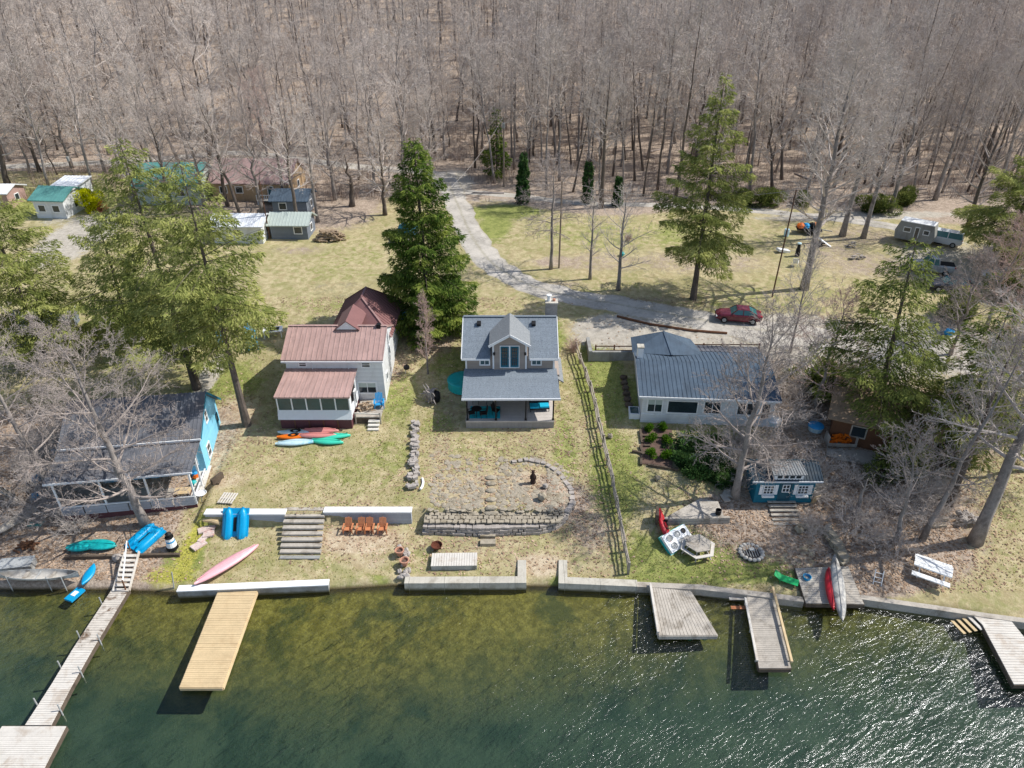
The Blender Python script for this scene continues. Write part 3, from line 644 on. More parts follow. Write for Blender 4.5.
for y in (55.2,59): win(c,Lc(3.66,y,4.9),.9,1.2,'r','trim','glass',1,2)
for y in (55.2,59): win(c,Lc(-4.01,y,4.9),.9,1.2,'l','trim','glass',1,2)
win(c,Lc(-3.1,53.39,4.75),1.1,1.4,'f','trim','glass',2,1); win(c,Lc(-1.4,53.39,4.75),1.3,1.4,'f','trim','glass',2,1); win(c,Lc(.6,53.39,4.55),1.0,2.0,'f','trim','glasst',1,1,'door')
win(c,Lc(2.4,53.39,4.75),1.3,1.4,'f','trim','glass',2,1)
pr=MB(); slope(pr,Lc(-4.15,49.55,5.83),Lc(4.0,49.55,5.86),Lc(3.85,53.4,6.5),Lc(-4.15,53.4,6.45),.16); pr.build('porch_roof',m['shingle'],c)
pr=MB(); slope(pr,Lc(3.86,53.1,5.7),Lc(4.5,53.1,5.3),Lc(4.5,57.4,5.3),Lc(3.66,57.4,5.9),.12); pr.build('side_roof',m['shingled'],c)
g_=MB(); g_.beam(Lc(-4.17,49.5,5.74),Lc(4.02,49.5,5.78),.1,.16); g_.build('gutter',m['gut'],c)
dk=MB(); dk.box(-3.9-gx,3.55-gx,49.5-gy,53.38-gy,3.5-gz,3.62-gz); dk.build('porch_floor',m['deckgrey'],c)
dk=MB(); dk.box(-3.88-gx,3.53-gx,49.53-gy,53.3-gy,-.35,3.49-gz); dk.build('porch_skirting',m['deckfront'],c)
for x in (-3.75,-1.35,1.15,3.45):
    p=MB(); p.box(x-gx-.06,x-gx+.06,49.6-gy,49.72-gy,3.622-gz,5.72-gz); p.box(x-gx-.09,x-gx+.09,49.57-gy,49.75-gy,3.622-gz,3.75-gz); p.build('porch_post',m['black'],c)
ch=MB(); ch.box(3.0-gx,4.05-gx,57.7-gy,58.6-gy,0,10.6-gz); cho=ch.build('chimney',m['stone'],c)
k=MB(); k.box(2.95-gx,4.1-gx,57.65-gy,58.65-gy,10.602-gz,10.72-gz); k.build('chimney_cap',m['concrete'],cho)
k=MB(); k.lathe(Lc(3.3,58.15,10.72),[(.16,0),(.16,.45),(.24,.5),(.24,.58),(0,.62)],10); k.build('flue',m['trim'],cho)
k=MB(); k.lathe(Lc(3.75,58.15,10.72),[(.14,0),(.14,.2),(.0,.22)],10); k.build('flue',m['terra'],cho)
# porch furniture (top level)
o=MB().box(-1.3,1.3,-.95,.95,0,.012).build('rug',m['rug'],loc=(-2.3,50.85,3.625)); tag(o,'turquoise striped rug on the cottage porch floor','rug')
def chair(loc,rz,lab,cm,sm_,grp=None,name='chair',cat='chair'):
    r=root(name,lab,cat,loc,rz,grp)
    MB().box(-.27,.27,-.27,.27,.4,.46).build('seat',m[sm_],r)
    b=MB(); b.obox((0,.3,.72),(.54,.05,.6),(-12,0,0)); b.build('backrest',m[cm],r)
    for x in(-.25,.25):
        for y in(-.24,.24): MB().tube([(x,y,0),(x,y,.42 if y>0 else .62)],.02,5).build('leg',m[cm],r)
        MB().box(x-.03,x+.03,-.27,.3,.62,.65).build('armrest',m[cm],r)
    return r
tb=root('patio_table','round black patio table on the turquoise porch rug','table',(-3.0,50.3,3.64))
MB().lathe((0,0,.7),[(0,0),(.45,0),(.45,.03),(0,.03)],18).build('tabletop',m['black'],tb)
for a in range(4): MB().tube([(.32*math.cos(a*1.57),.32*math.sin(a*1.57),0),(.2*math.cos(a*1.57),.2*math.sin(a*1.57),.7)],.02,5).build('leg',m['black'],tb)
chair((-3.45,50.15,3.64),110,'black patio chair left of the round porch table','black','black')
chair((-2.4,50.1,3.64),-80,'black patio chair right of the round porch table','black','black')
chair((-1.35,50.5,3.64),60,'black metal chair at the right end of the porch rug','black','black')
chair((-3.15,52.3,3.62),0,'left dark chair with a seafoam cushion against the cottage wall','black','seafoam')
chair((-1.95,52.3,3.62),0,'right dark chair with a seafoam cushion against the cottage wall','black','seafoam')
s=root('garden_sofa','black garden bench with bright blue cushions at the sunny end of the porch','sofa',(2.35,51.2,3.62),4)
MB().box(-.85,.85,-.3,.35,.25,.38).build('frame',m['black'],s)
for x in(-.42,.42): MB().obox((x,0,.46),(.78,.62,.16)).build('cushion',m['cushion'],s)
MB().obox((0,.38,.62),(1.7,.1,.5),(-8,0,0)).build('backrest',m['black'],s)
for x in(-.8,.8):
    for y in(-.25,.3): MB().box(x-.03,x+.03,y-.03,y+.03,0,.25).build('leg',m['black'],s)
s=root('side_table','low white framed table behind the blue cushioned bench','table',(2.6,52.5,3.62))
MB().box(-.55,.55,-.28,.28,.5,.54).build('tabletop',m['black'],s)
MB().box(-.6,.6,-.34,-.29,.45,.58).box(-.6,.6,.29,.34,.45,.58).box(-.65,-.6,-.34,.34,.45,.58).box(.6,.65,-.34,.34,.45,.58).build('frame',m['trim'],s)
for x in(-.6,.6):
    for y in(-.28,.28): MB().box(x-.03,x+.03,y-.03,y+.03,0,.45).build('leg',m['trim'],s)
o=root('round_pool','round teal covered pool beside the left wall of the taupe cottage','pool',(-4.35,55.1,hh(-4.6,55.1)-.05))
MB().lathe((0,0,0),[(1.45,0),(1.45,.8),(1.4,.85)],28).build('side_wall',m['turq'],o); MB().lathe((0,0,.85),[(0,.05),(1.2,.02),(1.5,-.05),(1.5,-.12)],28).build('cover',m['turq'],o)
# ================================================================ RED ROOF HOUSE
gx,gy,gz=-15.3,49.4,2.8
c=root('house','white house with brown red metal roofs and an enclosed front porch','house',(gx,gy,gz))
b=MB(); gable_body(b,-19.35-gx,-11.1-gx,52.9-gy,59.0-gy,.2,7.78-gz,56-gy,9.15-gz)
b.box(-16.3-gx,-11.15-gx,58.9-gy,65-gy,.5,7.5-gz); b.build('wall',m['white'],c)
r_=MB(); zf=lambda y:7.8+(y-52.9)*.45+.1
slope(r_,Lc(-19.6,52.6,zf(52.6)),Lc(-10.95,52.6,zf(52.6)),Lc(-10.95,56,zf(56)),Lc(-19.6,56,zf(56)),.12,.42)
slope(r_,Lc(-10.95,59.3,zf(52.7)),Lc(-19.6,59.3,zf(52.7)),Lc(-19.6,56.003,zf(56)),Lc(-10.95,56.003,zf(56)),.12)
r_.beam(Lc(-19.6,56,zf(56)+.04),Lc(-10.95,56,zf(56)+.04),.25,.05)
ro=r_.build('roof',m['redroof'],c)
h=MB(); z0=7.55; A=Lc(-16.75,57.2,z0);B=Lc(-10.85,57.2,z0);C_=Lc(-10.85,65.3,z0);D=Lc(-16.75,65.3,z0);P1=Lc(-13.8,59.9,10.3);P2=Lc(-13.8,62.2,10.3)
h.add([A,B,C_,D,P1,P2],[(0,1,4),(1,2,5,4),(2,3,5),(3,0,4,5),(3,2,1,0)])
for p,q in((A,P1),(B,P1),(C_,P2),(D,P2),(P1,P2)): h.beam((p[0],p[1],p[2]+.03),(q[0],q[1],q[2]+.03),.18,.05)
for i in range(1,18):
    t=i/18; y=A[1]+(C_[1]-A[1])*t; yy=min(max(y,P1[1]),P2[1]); s=min(1,(y-A[1])/2.7,(C_[1]-y)/3.1); 
    for X in (B[0],A[0]): h.beam((X,y,z0-gz+.02),(X+(P1[0]-X)*s,y,z0-gz+.02+(10.3-z0)*s),.06,.05)
h.build('hip_roof',m['redroofd'],c)
k=MB(); k.prism([Lc(-15.35,55.5,9.2),Lc(-13.45,55.5,9.2),Lc(-14.4,55.5,9.95)],(0,.1,0)); go=k.build('roof_gable',m['trim'],c)
k=MB(); k.beam(Lc(-15.5,55.45,9.15),Lc(-14.4,55.45,10.02),.12,.07); k.beam(Lc(-13.3,55.45,9.15),Lc(-14.4,55.45,10.02),.12,.07)
slope(k,Lc(-15.5,55.42,9.17),Lc(-14.4,55.42,10.03),Lc(-14.4,59,10.03),Lc(-15.5,59,9.17),.05); slope(k,Lc(-14.4,55.42,10.03),Lc(-13.3,55.42,9.17),Lc(-13.3,59,9.17),Lc(-14.4,59,10.03),.05)
k.build('gable_roof',m['redroofd'],go)
k=MB(); k.box(-11.85-gx,-11.5-gx,55.7-gy,56.1-gy,9.1-gz,9.55-gz); k.build('roof_vent',m['black'],ro)
win(c,Lc(-17.9,52.89,7.2),.75,.55,'f',nx=1,nz=2); win(c,Lc(-12.5,52.89,7.15),.85,.6,'f',nz=2)
win(c,Lc(-12.6,52.89,4.85),1.75,1.25,'f',nx=2,ft=.14,shade='palewall')
for y,z in((54.3,5.2),(56.5,6.6),(59.8,5.3),(62.5,6.4),(62.5,4.2)): win(c,Lc(-11.09 if y<59 else -11.14,y,z),.7,.9,'r')
win(c,Lc(-13.35,51.2,4.9),.6,1.5,'r')
for x in(-17.1,-14.0): k=MB(); k.tube([Lc(x,52.82,7.3),Lc(x,52.82,6.7)],.05,6); k.build('downpipe',m['gut'],c)
k=MB(); k.beam(Lc(-19.6,52.55,7.58),Lc(-10.95,52.55,7.58),.1,.13); k.build('gutter',m['gut'],c)
# enclosed porch
pr=MB(); slope(pr,Lc(-19.35,48.85,6.38),Lc(-13.2,48.85,6.38),Lc(-13.3,52.9,6.78),Lc(-19.35,52.9,6.78),.12,.42); pr.build('porch_roof',m['redroof'],c)
k=MB(); k.box(-19.4-gx,-13.45-gx,49.4-gy,52.88-gy,0,4.0-gz); k.build('porch_skirting',m['maroon'],c)
k=MB()
for x in(-18.2,-17,-15.8,-14.6): k.box(x-gx-.04,x-gx+.04,49.34-gy,49.39-gy,.05,3.95-gz)
k.build('porch_batten',m['brownw'],c)
k=MB(); k.prism([Lc(-19.5,49.2,3.95),Lc(-19.5,49.5,4.75),Lc(-19.5,49.6,4.75),Lc(-19.5,49.6,3.95)],(6.15,0,0)); k.box(-13.5-gx,-13.4-gx,49.6-gy,52.88-gy,3.98-gz,4.75-gz); k.box(-19.5-gx,-19.4-gx,49.6-gy,52.88-gy,3.98-gz,4.75-gz); k.build('porch_band',m['gut'],c)
k=MB(); k.box(-19.4-gx,-13.45-gx,49.6-gy,52.88-gy,3.999-gz,4.08-gz); k.build('porch_floor',m['deckgrey'],c)
for x in(-19.4,-18.2,-17.0,-15.8,-14.6,-13.45): MB().box(x-gx-.05,x-gx+.05,49.42-gy,49.52-gy,4.752-gz,6.05-gz).build('porch_post',m['trim'],c)
k=MB(); k.box(-19.4-gx,-13.45-gx,49.47-gy,49.48-gy,4.752-gz,6.0-gz); k.build('window_screen',m['glasst'],c)
k=MB(); k.box(-13.5-gx,-13.42-gx,49.5-gy,50.1-gy,4.752-gz,6.1-gz); k.box(-13.5-gx,-13.42-gx,51.9-gy,52.88-gy,4.752-gz,6.5-gz); k.build('porch_side_wall',m['white'],c)
# little deck by the porch
c=root('wood_deck','small grey timber deck with pale steps at the right corner of the white house','deck',(-12.3,51.2,3.0))
MB().box(-1.0,1.2,-1.1,1.6,.55,.65).build('floor',m['plank'],c)
MB().box(-.98,.2,-1.08,-1.0,-.1,.54).box(.2,1.18,-1.08,-1.0,.2,.54).build('skirting',m['plankd'],c)
for i in range(3): MB().box(.15,1.1,-1.45-.32*i,-1.12-.32*i,.3-.2*i,.4-.2*i).build('step',m['whitewood'],c)
for x in (-.95,1.15): MB().box(x-.05,x+.05,-1.2,-1.1,-.2,1.1).build('post',m['plank'],c)
MB().beam((-.95,-1.15,1.05),(1.15,-1.15,.95),.08,.1).build('rail',m['whitewood'],c)
def woodpile(loc,w,d,h,n,lab,seed,name='firewood_pile',mt='firew',rz=0,rad=.07,ln=.45):
    rr=random.Random(seed); r=MB()
    for i in range(n):
        z=h*rr.random()**1.3; s=1-z/h*.6; x=rr.uniform(-w,w)*s/2;y=rr.uniform(-d,d)*s/2; a=rr.gauss(0,.5) ;L=ln*rr.uniform(.6,1.2)/2
        r.tube([(x-L*math.cos(a),y-L*math.sin(a),z+rad+rr.uniform(-.08,.08)),(x+L*math.cos(a),y+L*math.sin(a),z+rad+rr.uniform(-.08,.08))],rad*rr.uniform(.7,1.2),5)
    o=r.build(name,m[mt],loc=loc,rz=rz); return tag(o,lab,'firewood')
woodpile((-12.6,51.3,3.64),1.5,1.1,.55,40,'split logs heaped on the small deck of the white house',1)
def adirondack(loc,rz,lab,mt,grp=None,s=1,cat='chair'):
    r=root('adirondack_chair',lab,cat,loc,rz,grp); r.scale=(s,s,s)
    MB().obox((0,0,.3),(.55,.6,.04),(-12,0,0)).build('seat',m[mt],r)
    b=MB()
    for i in range(5): b.obox((-.22+.11*i,.36,.66),(.09,.03,.8-.06*abs(i-2)),(-22,0,0))
    b.build('backrest',m[mt],r)
    for x in(-.34,.34):
        MB().box(x-.06,x+.06,-.35,.35,.52,.55).build('armrest',m[mt],r)
        MB().box(x-.03,x+.03,-.33,-.25,0,.52).build('leg',m[mt],r)
        MB().beam((x*.8,-.3,.3),(x*.8,.5,.02),.03,.1).build('leg',m[mt],r)
    return r
adirondack((-11.45,51.6,3.66),8,'blue slatted garden chair on the deck of the white house','bluep',s=1.15)
g=G(402,322); o=root('lounge_chair','light blue reclining chair in the spruce shade behind the white house','chair',g,-25)
MB().obox((0,-.3,.35),(.6,1.0,.05)).build('seat',m['bluep'],o); MB().obox((0,.5,.6),(.6,.8,.05),(40,0,0)).build('backrest',m['bluep'],o)
for x in(-.27,.27):
    for y in(-.7,.2): MB().tube([(x,y,0),(x,y,.35)],.025,5).build('leg',m['alu'],o)
g=G(407,373); o=root('kettle_grill','small black kettle grill on the lawn right of the white house','grill',g)
MB().lathe((0,0,.35),[(.05,0),(.24,.1),(.3,.25),(.24,.42),(.05,.5)],14).build('bowl',m['black'],o)
for a in range(3): MB().tube([(.25*math.cos(a*2.1),.25*math.sin(a*2.1),0),(.12*math.cos(a*2.1),.12*math.sin(a*2.1),.42)],.02,5).build('leg',m['alu'],o)
# ================================================================ BLUE HOUSE (left)
g=(-23.55,41.0,1.35); c=root('blue_house','turquoise house with dark ribbed roofs and a long open porch at the left shore','house',g,8)
b=MB(); b.prism([(-.0,3.5,-.3),(-.0,9.3,.5),(0,9.3,4.0),(0,6.7,6.15),(0,3.5,4.45)][::-1],(-9.6,0,0)); b.build('wall',m['cyan'],c)
r_=MB(); slope(r_,(-9.9,3.15,4.32),(.3,3.15,4.32),(.3,6.7,6.3),(-9.9,6.7,6.3),.1,.3); slope(r_,(.3,9.7,3.8),(-9.9,9.7,3.8),(-9.9,6.703,6.3),(.3,6.703,6.3),.1,.3)
r_.build('roof',m['darkroof'],c)
k=MB(); k.beam((-9.9,3.05,4.25),(.32,3.05,4.25),.1,.14); k.beam((-9.9,-.12,3.52),(.25,-.12,3.52),.1,.14); k.build('gutter',m['gut'],c)
k=MB(); k.beam((.33,3.15,4.25),(.33,6.7,6.22),.05,.16); k.beam((.33,9.7,3.72),(.33,6.7,6.22),.05,.16); k.build('trim',m['teal'],c)
pr=MB(); slope(pr,(-9.9,-.1,3.6),(.2,-.1,3.6),(.2,3.49,4.1),(-9.9,3.49,4.1),.08,.3); pr.build('porch_roof',m['darkroof'],c)
k=MB(); k.box(-9.5,-.1,.1,3.48,.35,.5); k.build('porch_floor',m['plank'],c)
for i in range(6):
    MB().box(-9.45+1.56*i,-8.0+1.56*i,.02,.08,.45,1.15).build('porch_panel',m['block'],c)
MB().box(-9.5,-.1,.09,.15,-.3,.44).build('porch_skirting',m['maroon'],c)
k=MB(); k.beam((-9.5,.05,1.24),(-.1,.05,1.24),.1,.08); k.beam((-.08,.1,1.24),(-.08,3.4,1.24),.08,.08)
for i in range(1,9): k.box(-.1,-.06,.1+.38*i,.14+.38*i,.5,1.22)
k.build('railing',m['trim'],c)
for x in(-9.45,-6.3,-3.2,-.1): MB().box(x-.06,x+.06,.05,.17,.5,3.5).build('porch_post',m['trim'],c)
MB().box(-.06,.06,1.7,1.82,.5,3.75).build('porch_post',m['trim'],c)
for y,z,w_,h_ in((5.0,1.9,.9,1.25),(6.2,4.3,.7,1.1)): win(c,(.01,y,z),w_,h_,'r','trim','glass',1,2)
win(c,(.01,8.6,2.6),.6,.8,'r','teal','glasst')
for x in(-8,-6,-4.4,-2.7,-1.2): win(c,(x,3.49,4.18),.9,.28,'f','cyan','glasst')
win(c,(-3,3.49,2.2),1.6,1.2,'f','trim','glass',2); win(c,(-6.5,3.49,1.7),1,2,'f','trim','glasst',name='door')
win(c,(-1.1,3.49,2.2),1.2,1.2,'f','trim','glass',2)
k=MB(); k.lathe((.25,.5,1.0),[(0,0),(.25,.04),(.4,.15),(.36,.16)],14); do=k.build('satellite_dish',m['trim'],c); do.rotation_euler=(0,0,0)
MB().tube([(.25,.5,1.0),(.12,.5,.3)],.03,5).build('dish_arm',m['alu'],do)
st=root('plank_ramp','pale plank walkway leaning along the porch end of the turquoise house','ramp',G(199,497),8)
MB().obox((0,1.3,.55),(.85,3.4,.06),(4,0,0)).build('deck',m['whitewood'],st)
for y in (0,2.6): MB().box(-.35,.35,y-.05,y+.05,-.2,.5).build('support',m['plank'],st)
def mini(loc,mt,name,lab,cat,size=.5,seed=0):
    o=MB().blob((0,0,size*.45),size*.5,size*.45,size*.45,seed).build(name,m[mt],loc=loc); return tag(o,lab,cat)
g=(-24.6,42.2,1.9)
for i,(dx,dy,mt,nm,lb) in enumerate(((0,1.6,'orange','storage_bag','orange bag among the things at the end of the turquoise porch'),(0,.9,'turq','storage_bag','teal bag among the things at the end of the turquoise porch'),(-.3,1.9,'bluep','storage_bag','blue bag at the back of the turquoise porch end'))):
    mini((g[0]+dx,g[1]+dy,g[2]),mt,nm,lb,'bag',.6,i)
tb=root('porch_bench','tan wooden bench on the open porch of the turquoise house','bench',(-25.0,42.0,1.86),8)
MB().box(-.6,.6,-.4,.4,.4,.48).build('seat',m['plankn'],tb)
for x in(-.55,.55): MB().box(x-.04,x+.04,-.38,.38,0,.4).build('leg',m['brownw'],tb)
# ================================================================ WHITE HOUSE (right)
g=(10.95,50.25,3.0); c=root('white_house','long white house with blue grey ribbed roof above the shrub bed','house',g,-4)
b=MB(); gable_body(b,0,10.9,0,8.4,0,2.75,4.1,3.65,2.3); b.build('wall',m['white'],c)
r_=MB(); slope(r_,(-.35,-.3,2.82),(11.2,-.3,2.82),(11.2,4.1,3.8),(-.35,4.1,3.8),.12,.36); slope(r_,(11.2,7.0,3.3),(-.35,7.0,3.3),(-.35,4.103,3.8),(11.2,4.103,3.8),.12,.36); r_.build('roof',m['greyroof'],c)
r_=MB(); slope(r_,(11.2,9.0,2.9),(-.3,9.0,2.9),(-.3,7.02,3.33),(11.2,7.02,3.33),.1,.4); r_.build('back_roof',m['darkroof'],c)
r_=MB(); r_.add([(-.5,6.2,3.4),(2.9,5.3,3.72),(5.8,6.2,3.4),(2.4,8.3,4.6),(5.2,9.6,3.2),(-.4,9.6,3.2)],[(0,1,3),(1,2,3),(2,4,3),(4,5,3),(5,0,3),(0,5,4,2,1)])
r_.beam((2.9,5.3,3.75),(2.4,8.3,4.62),.15,.05); r_.build('hip_roof',m['greyroof'],c)
k=MB(); k.beam((-.37,-.33,2.72),(11.2,-.33,2.72),.08,.16); k.beam((-.38,-.3,2.74),(-.38,4.1,3.7),.06,.18); k.beam((-.38,7.0,3.2),(-.38,4.1,3.7),.06,.18); k.build('trim',m['trim'],c)
k=MB(); k.box(-.05,10.95,-.05,-.004,-.4,.9); k.build('base_board',m['white'],c)
win(c,(1.05,-.01,1.75),1.35,1.35,'f',nx=2,shade='palewall'); win(c,(3.35,-.01,1.7),2.6,1.3,'f',gm='glass',nx=1); win(c,(5.8,-.01,1.75),1.5,1.3,'f',nx=2); win(c,(8.6,-.01,1.75),1.6,1.3,'f',nx=2); win(c,(10.2,-.01,1.6),.8,1.6,'f')
win(c,(-.01,2.0,1.9),1,1.1,'l'); 
ch=MB(); ch.box(-.25,.25,4.5,5.1,3.3,4.75); cho=ch.build('chimney',m['trim'],c); MB().box(-.3,.3,4.45,5.15,4.75,4.85).build('chimney_cap',m['concrete'],cho)
ac=MB(); ac.box(-.95,-.05,.3,1.5,0,.62); aco=ac.build('cellar_hatch',m['trim'],c); MB().box(-.85,-.15,.42,1.38,.622,.65).build('hatch_window',m['glasst'],aco)
lt=MB(); lt.box(-.9,-.3,2.4,5.5,0,.35)
# planting blocks along its left wall
for i in range(6):
    p=(10.2,52.2+i*.75,hh(10.2,52.2+i*.75)); o=MB().blob((0,0,.2),.36,.33,.26,40+i,n=7).build('dark_stone',m['plankd'],loc=p)
    tag(o,'dark edging stones along the left wall of the long white house','stone','edging stones beside the white house')
# ================================================================ SHED
g=(18.15,41.25,2.05); c=root('blue_shed','small teal blue shed with shuttered windows and a little roof dormer','shed',g,0)
b=MB(); gable_body(b,0,4.35,0,2.5,-.25,1.9,1.25,2.5,1.9); b.build('wall',m['teal'],c)
b=MB(); b.box(.05,4.3,.05,2.45,-.7,-.11); b.build('foundation',m['plankd'],c)
r_=MB(); slope(r_,(-.4,-.15,1.92),(4.75,-.15,1.92),(4.75,1.25,2.6),(-.4,1.25,2.6),.08,.22); slope(r_,(4.75,2.8,1.7),(-.4,2.8,1.7),(-.4,1.253,2.6),(4.75,1.253,2.6),.08,.22); ro=r_.build('roof',m['blueroof'],c)
k=MB(); k.beam((-.42,-.18,1.84),(4.77,-.18,1.84),.06,.12); k.build('gutter',m['gut'],c)
k=MB(); k.box(1.15,3.3,-.05,1.2,1.9,2.5); do=k.build('dormer',m['trim'],c)
k=MB(); slope(k,(1.0,-.2,2.5),(3.45,-.2,2.5),(3.35,1.25,2.72),(1.1,1.25,2.72),.06,.2); k.build('dormer_roof',m['shingled'],do)
for i in range(4): MB().box(1.38+.46*i,1.72+.46*i,-.07,-.03,2.1,2.38).build('pane',m['glass'],do)
for x in(.95,3.5):
    w_=win(c,(x,-.01,1.0),.82,.85,'f',nx=3,nz=3,ft=.07)
    for s in(-1,1): MB().box(x+s*.56-.12,x+s*.56+.12,-.04,-.005,.55,1.45).build('shutter',m['trim'],c)
    MB().box(x-.45,x+.45,-.22,-.01,.38,.52).build('window_box',m['trim'],c)
win(c,(2.2,-.01,.82),.95,1.75,'f','tealdark','tealdark',1,1,'door',.12); win(c,(2.2,-.04,1.15),.55,.7,'f',nx=2,nz=2,ft=.05)
p=root('shed_steps','weathered timber steps leading down from the blue shed door','steps',(19.2,39.2,0))
for i in range(6):
    y=2.0-.36*i; z=1.98-.12*i; MB().box(0,2.1,y-.12,y+.12,z-.07,z).build('tread',m['plank'],p)
for x in(.1,2.0): MB().beam((x,2.1,1.88),(x,.1,1.22),.06,.2).build('stringer',m['plankd'],p)
o=MB().obox((0,0,.5),(.5,.06,1.3),(18,0,18)).build('plank',m['plankn'],loc=(22.75,41.2,1.5)); tag(o,'pale yellow board leaning on the right corner of the blue shed','board')
# ================================================================ HIDDEN CABIN (right, under evergreens)
g=G(862,452); c=root('brown_cabin','brown roofed cabin half hidden under the evergreens behind the shed','cabin',(g[0]-2.2,g[1]+1.5,g[2]),-24)
b=MB(); gable_body(b,0,7.4,0,6.5,-.5,2.7,3.2,4.3); b.build('wall',m['brownw'],c)
r_=MB(); slope(r_,(-.5,-.5,2.5),(7.9,-.5,2.5),(7.9,3.2,4.5),(-.5,3.2,4.5),.12); slope(r_,(7.9,7.0,2.5),(-.5,7.0,2.5),(-.5,3.203,4.5),(7.9,3.203,4.5),.12); r_.build('roof',m['brownroof'],c)
win(c,(2,-.01,1.5),1.2,1.1,'f','plank'); win(c,(5,-.01,1.1),1,2,'f','plank',name='door'); win(c,(-.01,3,1.5),1.2,1.1,'l')
k=MB(); k.box(0,7,-2.2,-.02,-.1,.05); k.build('deck',m['plank'],c)
g=G(838,447); c=root('wood_rack','grey open rack filled with orange firewood','rack',(g[0]-.9,g[1],g[2]),-4)
MB().box(0,2.3,0,.9,.1,.18).box(0,.08,0,.9,0,1.0).box(2.22,2.3,0,.9,0,1.0).box(0,2.3,-.04,.02,.1,.4).build('frame',m['plank'],c)
o=woodpile((g[0]+.25,g[1]+.4,g[2]+.18),1.9,.6,.75,60,'orange split firewood stacked in the grey rack',9,mt='orange'); 
for px,py,mt,nm,lb in ((815,430,'bluep','storage_tub','round blue tub beside the firewood rack'),(773,424,'trim','round_cover','white round covered tub at the right end of the long white house')):
    g=G(px,py); o=root(nm,lb,'tub',g); MB().lathe((0,0,0),[(.55,0),(.65,.45),(.62,.5)],16).build('bowl',m['lblue'],o); MB().lathe((0,0,.5),[(.66,-.05),(.6,.04),(.3,.12),(0,.14)],16).build('lid',m[mt],o)
# ================================================================ FAR BUILDINGS
def simple_house(name,lab,px,py,w,d,h,rise,rm,wm,rz=0,wins=((.25,.5),(.75,.5)),dr=None,oh=.35,mono=False,cat='house',rib=.5):
    g=G(px,py); c=root(name,lab,cat,g,rz)
    yr=d/2 if not mono else d
    b=MB(); gable_body(b,0,w,0,d,-.5,h,yr-.01,h+rise,h if not mono else h+rise-.01); b.build('wall',m[wm],c)
    r_=MB(); sl=rise/yr; slope(r_,(-oh,-oh,h-oh*sl+.1),(w+oh,-oh,h-oh*sl+.1),(w+oh,yr,h+rise+.12),(-oh,yr,h+rise+.12),.12,rib)
    if not mono: slope(r_,(w+oh,d+oh,h-oh*sl+.1),(-oh,d+oh,h-oh*sl+.1),(-oh,yr+.003,h+rise+.12),(w+oh,yr+.003,h+rise+.12),.12,rib)
    r_.build('roof',m[rm],c)
    for u,z in wins: win(c,(w*u,-.01,h*z+.2),1.1,1.0,'f')
    if dr: win(c,(w*dr,-.01,1.0),.9,1.95,'f',gm='tealdark',name='door')
    win(c,(w+.01,d*.5,h*.55),1,1,'r')
    return c
simple_house('cottage','small white cottage wing with a green metal roof at the far left','' or 38,218,4.2,5,2.5,1.0,'tealroof','white',-6,((.25,.45),(.72,.45)))
simple_house('cottage','small white cottage wing with a pale flat roof beside the round yellow bush',57,212,3.0,4.5,3.1,.5,'gut','white',-3,((.5,.5),),mono=True)
o=simple_house('shed','red walled shed with a white roof edge at the left border of the photo',-12,210,3.2,4,2.3,.6,'gut','carred' if False else 'redroof',0,((.5,.5),),cat='shed')
simple_house('house','house with a teal metal roof behind the left hemlocks',140,205,8.5,7,2.8,2.0,'tealroof','palewall',2,((.3,.5),(.7,.5)),.5)
simple_house('cabin','tan cabin with a broad faded pink roof in front of the far road',214,200,11.0,8,2.5,2.2,'pinkroof','tan',-1,((.15,.5),(.35,.5)),.75,cat='cabin',rib=0)
simple_house('outbuilding','low grey outbuilding with a pale front roof near the log heap',272,239,4.6,3.6,1.9,.9,'palewall','greywall',-1,((.75,.5),),cat='building',rib=.4)
simple_house('outbuilding','grey outbuilding with a blue grey roof behind the pale roofed one',274,215,4.6,4.2,2.0,.9,'greyroof','greywall',-1,((.3,.5),),cat='building',rib=.4)
g=G(272,205); c=root('white_deck','white railed deck in front of the pink roofed cabin','deck',g)
MB().box(-2,4.2,0,2.2,.5,.62).build('floor',m['whitewood'],c)
k=MB(); k.box(-2,4.2,-.05,0,1.3,1.4)
for i in range(22): k.box(-2+.28*i,-1.92+.28*i,-.05,0,.62,1.3)
k.box(4.15,4.22,0,2.2,1.3,1.4); k.build('railing',m['trim'],c)
for x in(-1.9,4.1):
    for y in(.1,2.1): MB().box(x-.06,x+.06,y-.06,y+.06,-.2,.5).build('post',m['trim'],c)
simple_house('outbuilding','white roofed outbuilding glimpsed through the yellow green hemlocks',215,243,6,4,2.2,.8,'gut','white',0,((.5,.5),),cat='building')
simple_house('shed','silver grey roofed shed glimpsed behind the bare trees at the left',20,345,4.5,3.5,2.0,.8,'gut','greywall',10,((.5,.5),),cat='shed')
# camper trailer
g=G(893,241); c=root('camper_trailer','pale camper trailer parked at the far right of the yard','trailer',g,-38); c.scale=(.78,.85,.9)
b=MB(); b.prism([(0,0,.5),(5.2,0,.5),(5.5,0,1.4),(5.1,0,2.9),(.3,0,2.9),(-.2,0,1.6)],(0,2.3,0)); b.build('body',m['concreted'],c)
MB().box(.3,5.1,-.02,2.32,2.9,2.98).build('roof',m['trim'],c)
win(c,(1.5,-.01,1.9),1.1,.7,'f'); win(c,(4.2,-.01,1.9),.9,.7,'f'); win(c,(2.9,-.01,1.55),.7,1.8,'f',name='door')
for x in(2.2,3.1):
    for y in(.1,2.1): MB().tube([(x,y,.35),(x,y+.12,.35)],.35,14).build('wheel',m['rubber'],c)
MB().beam((5.4,1.15,.55),(6.6,1.15,.5),.12,.12).build('hitch',m['black'],c)
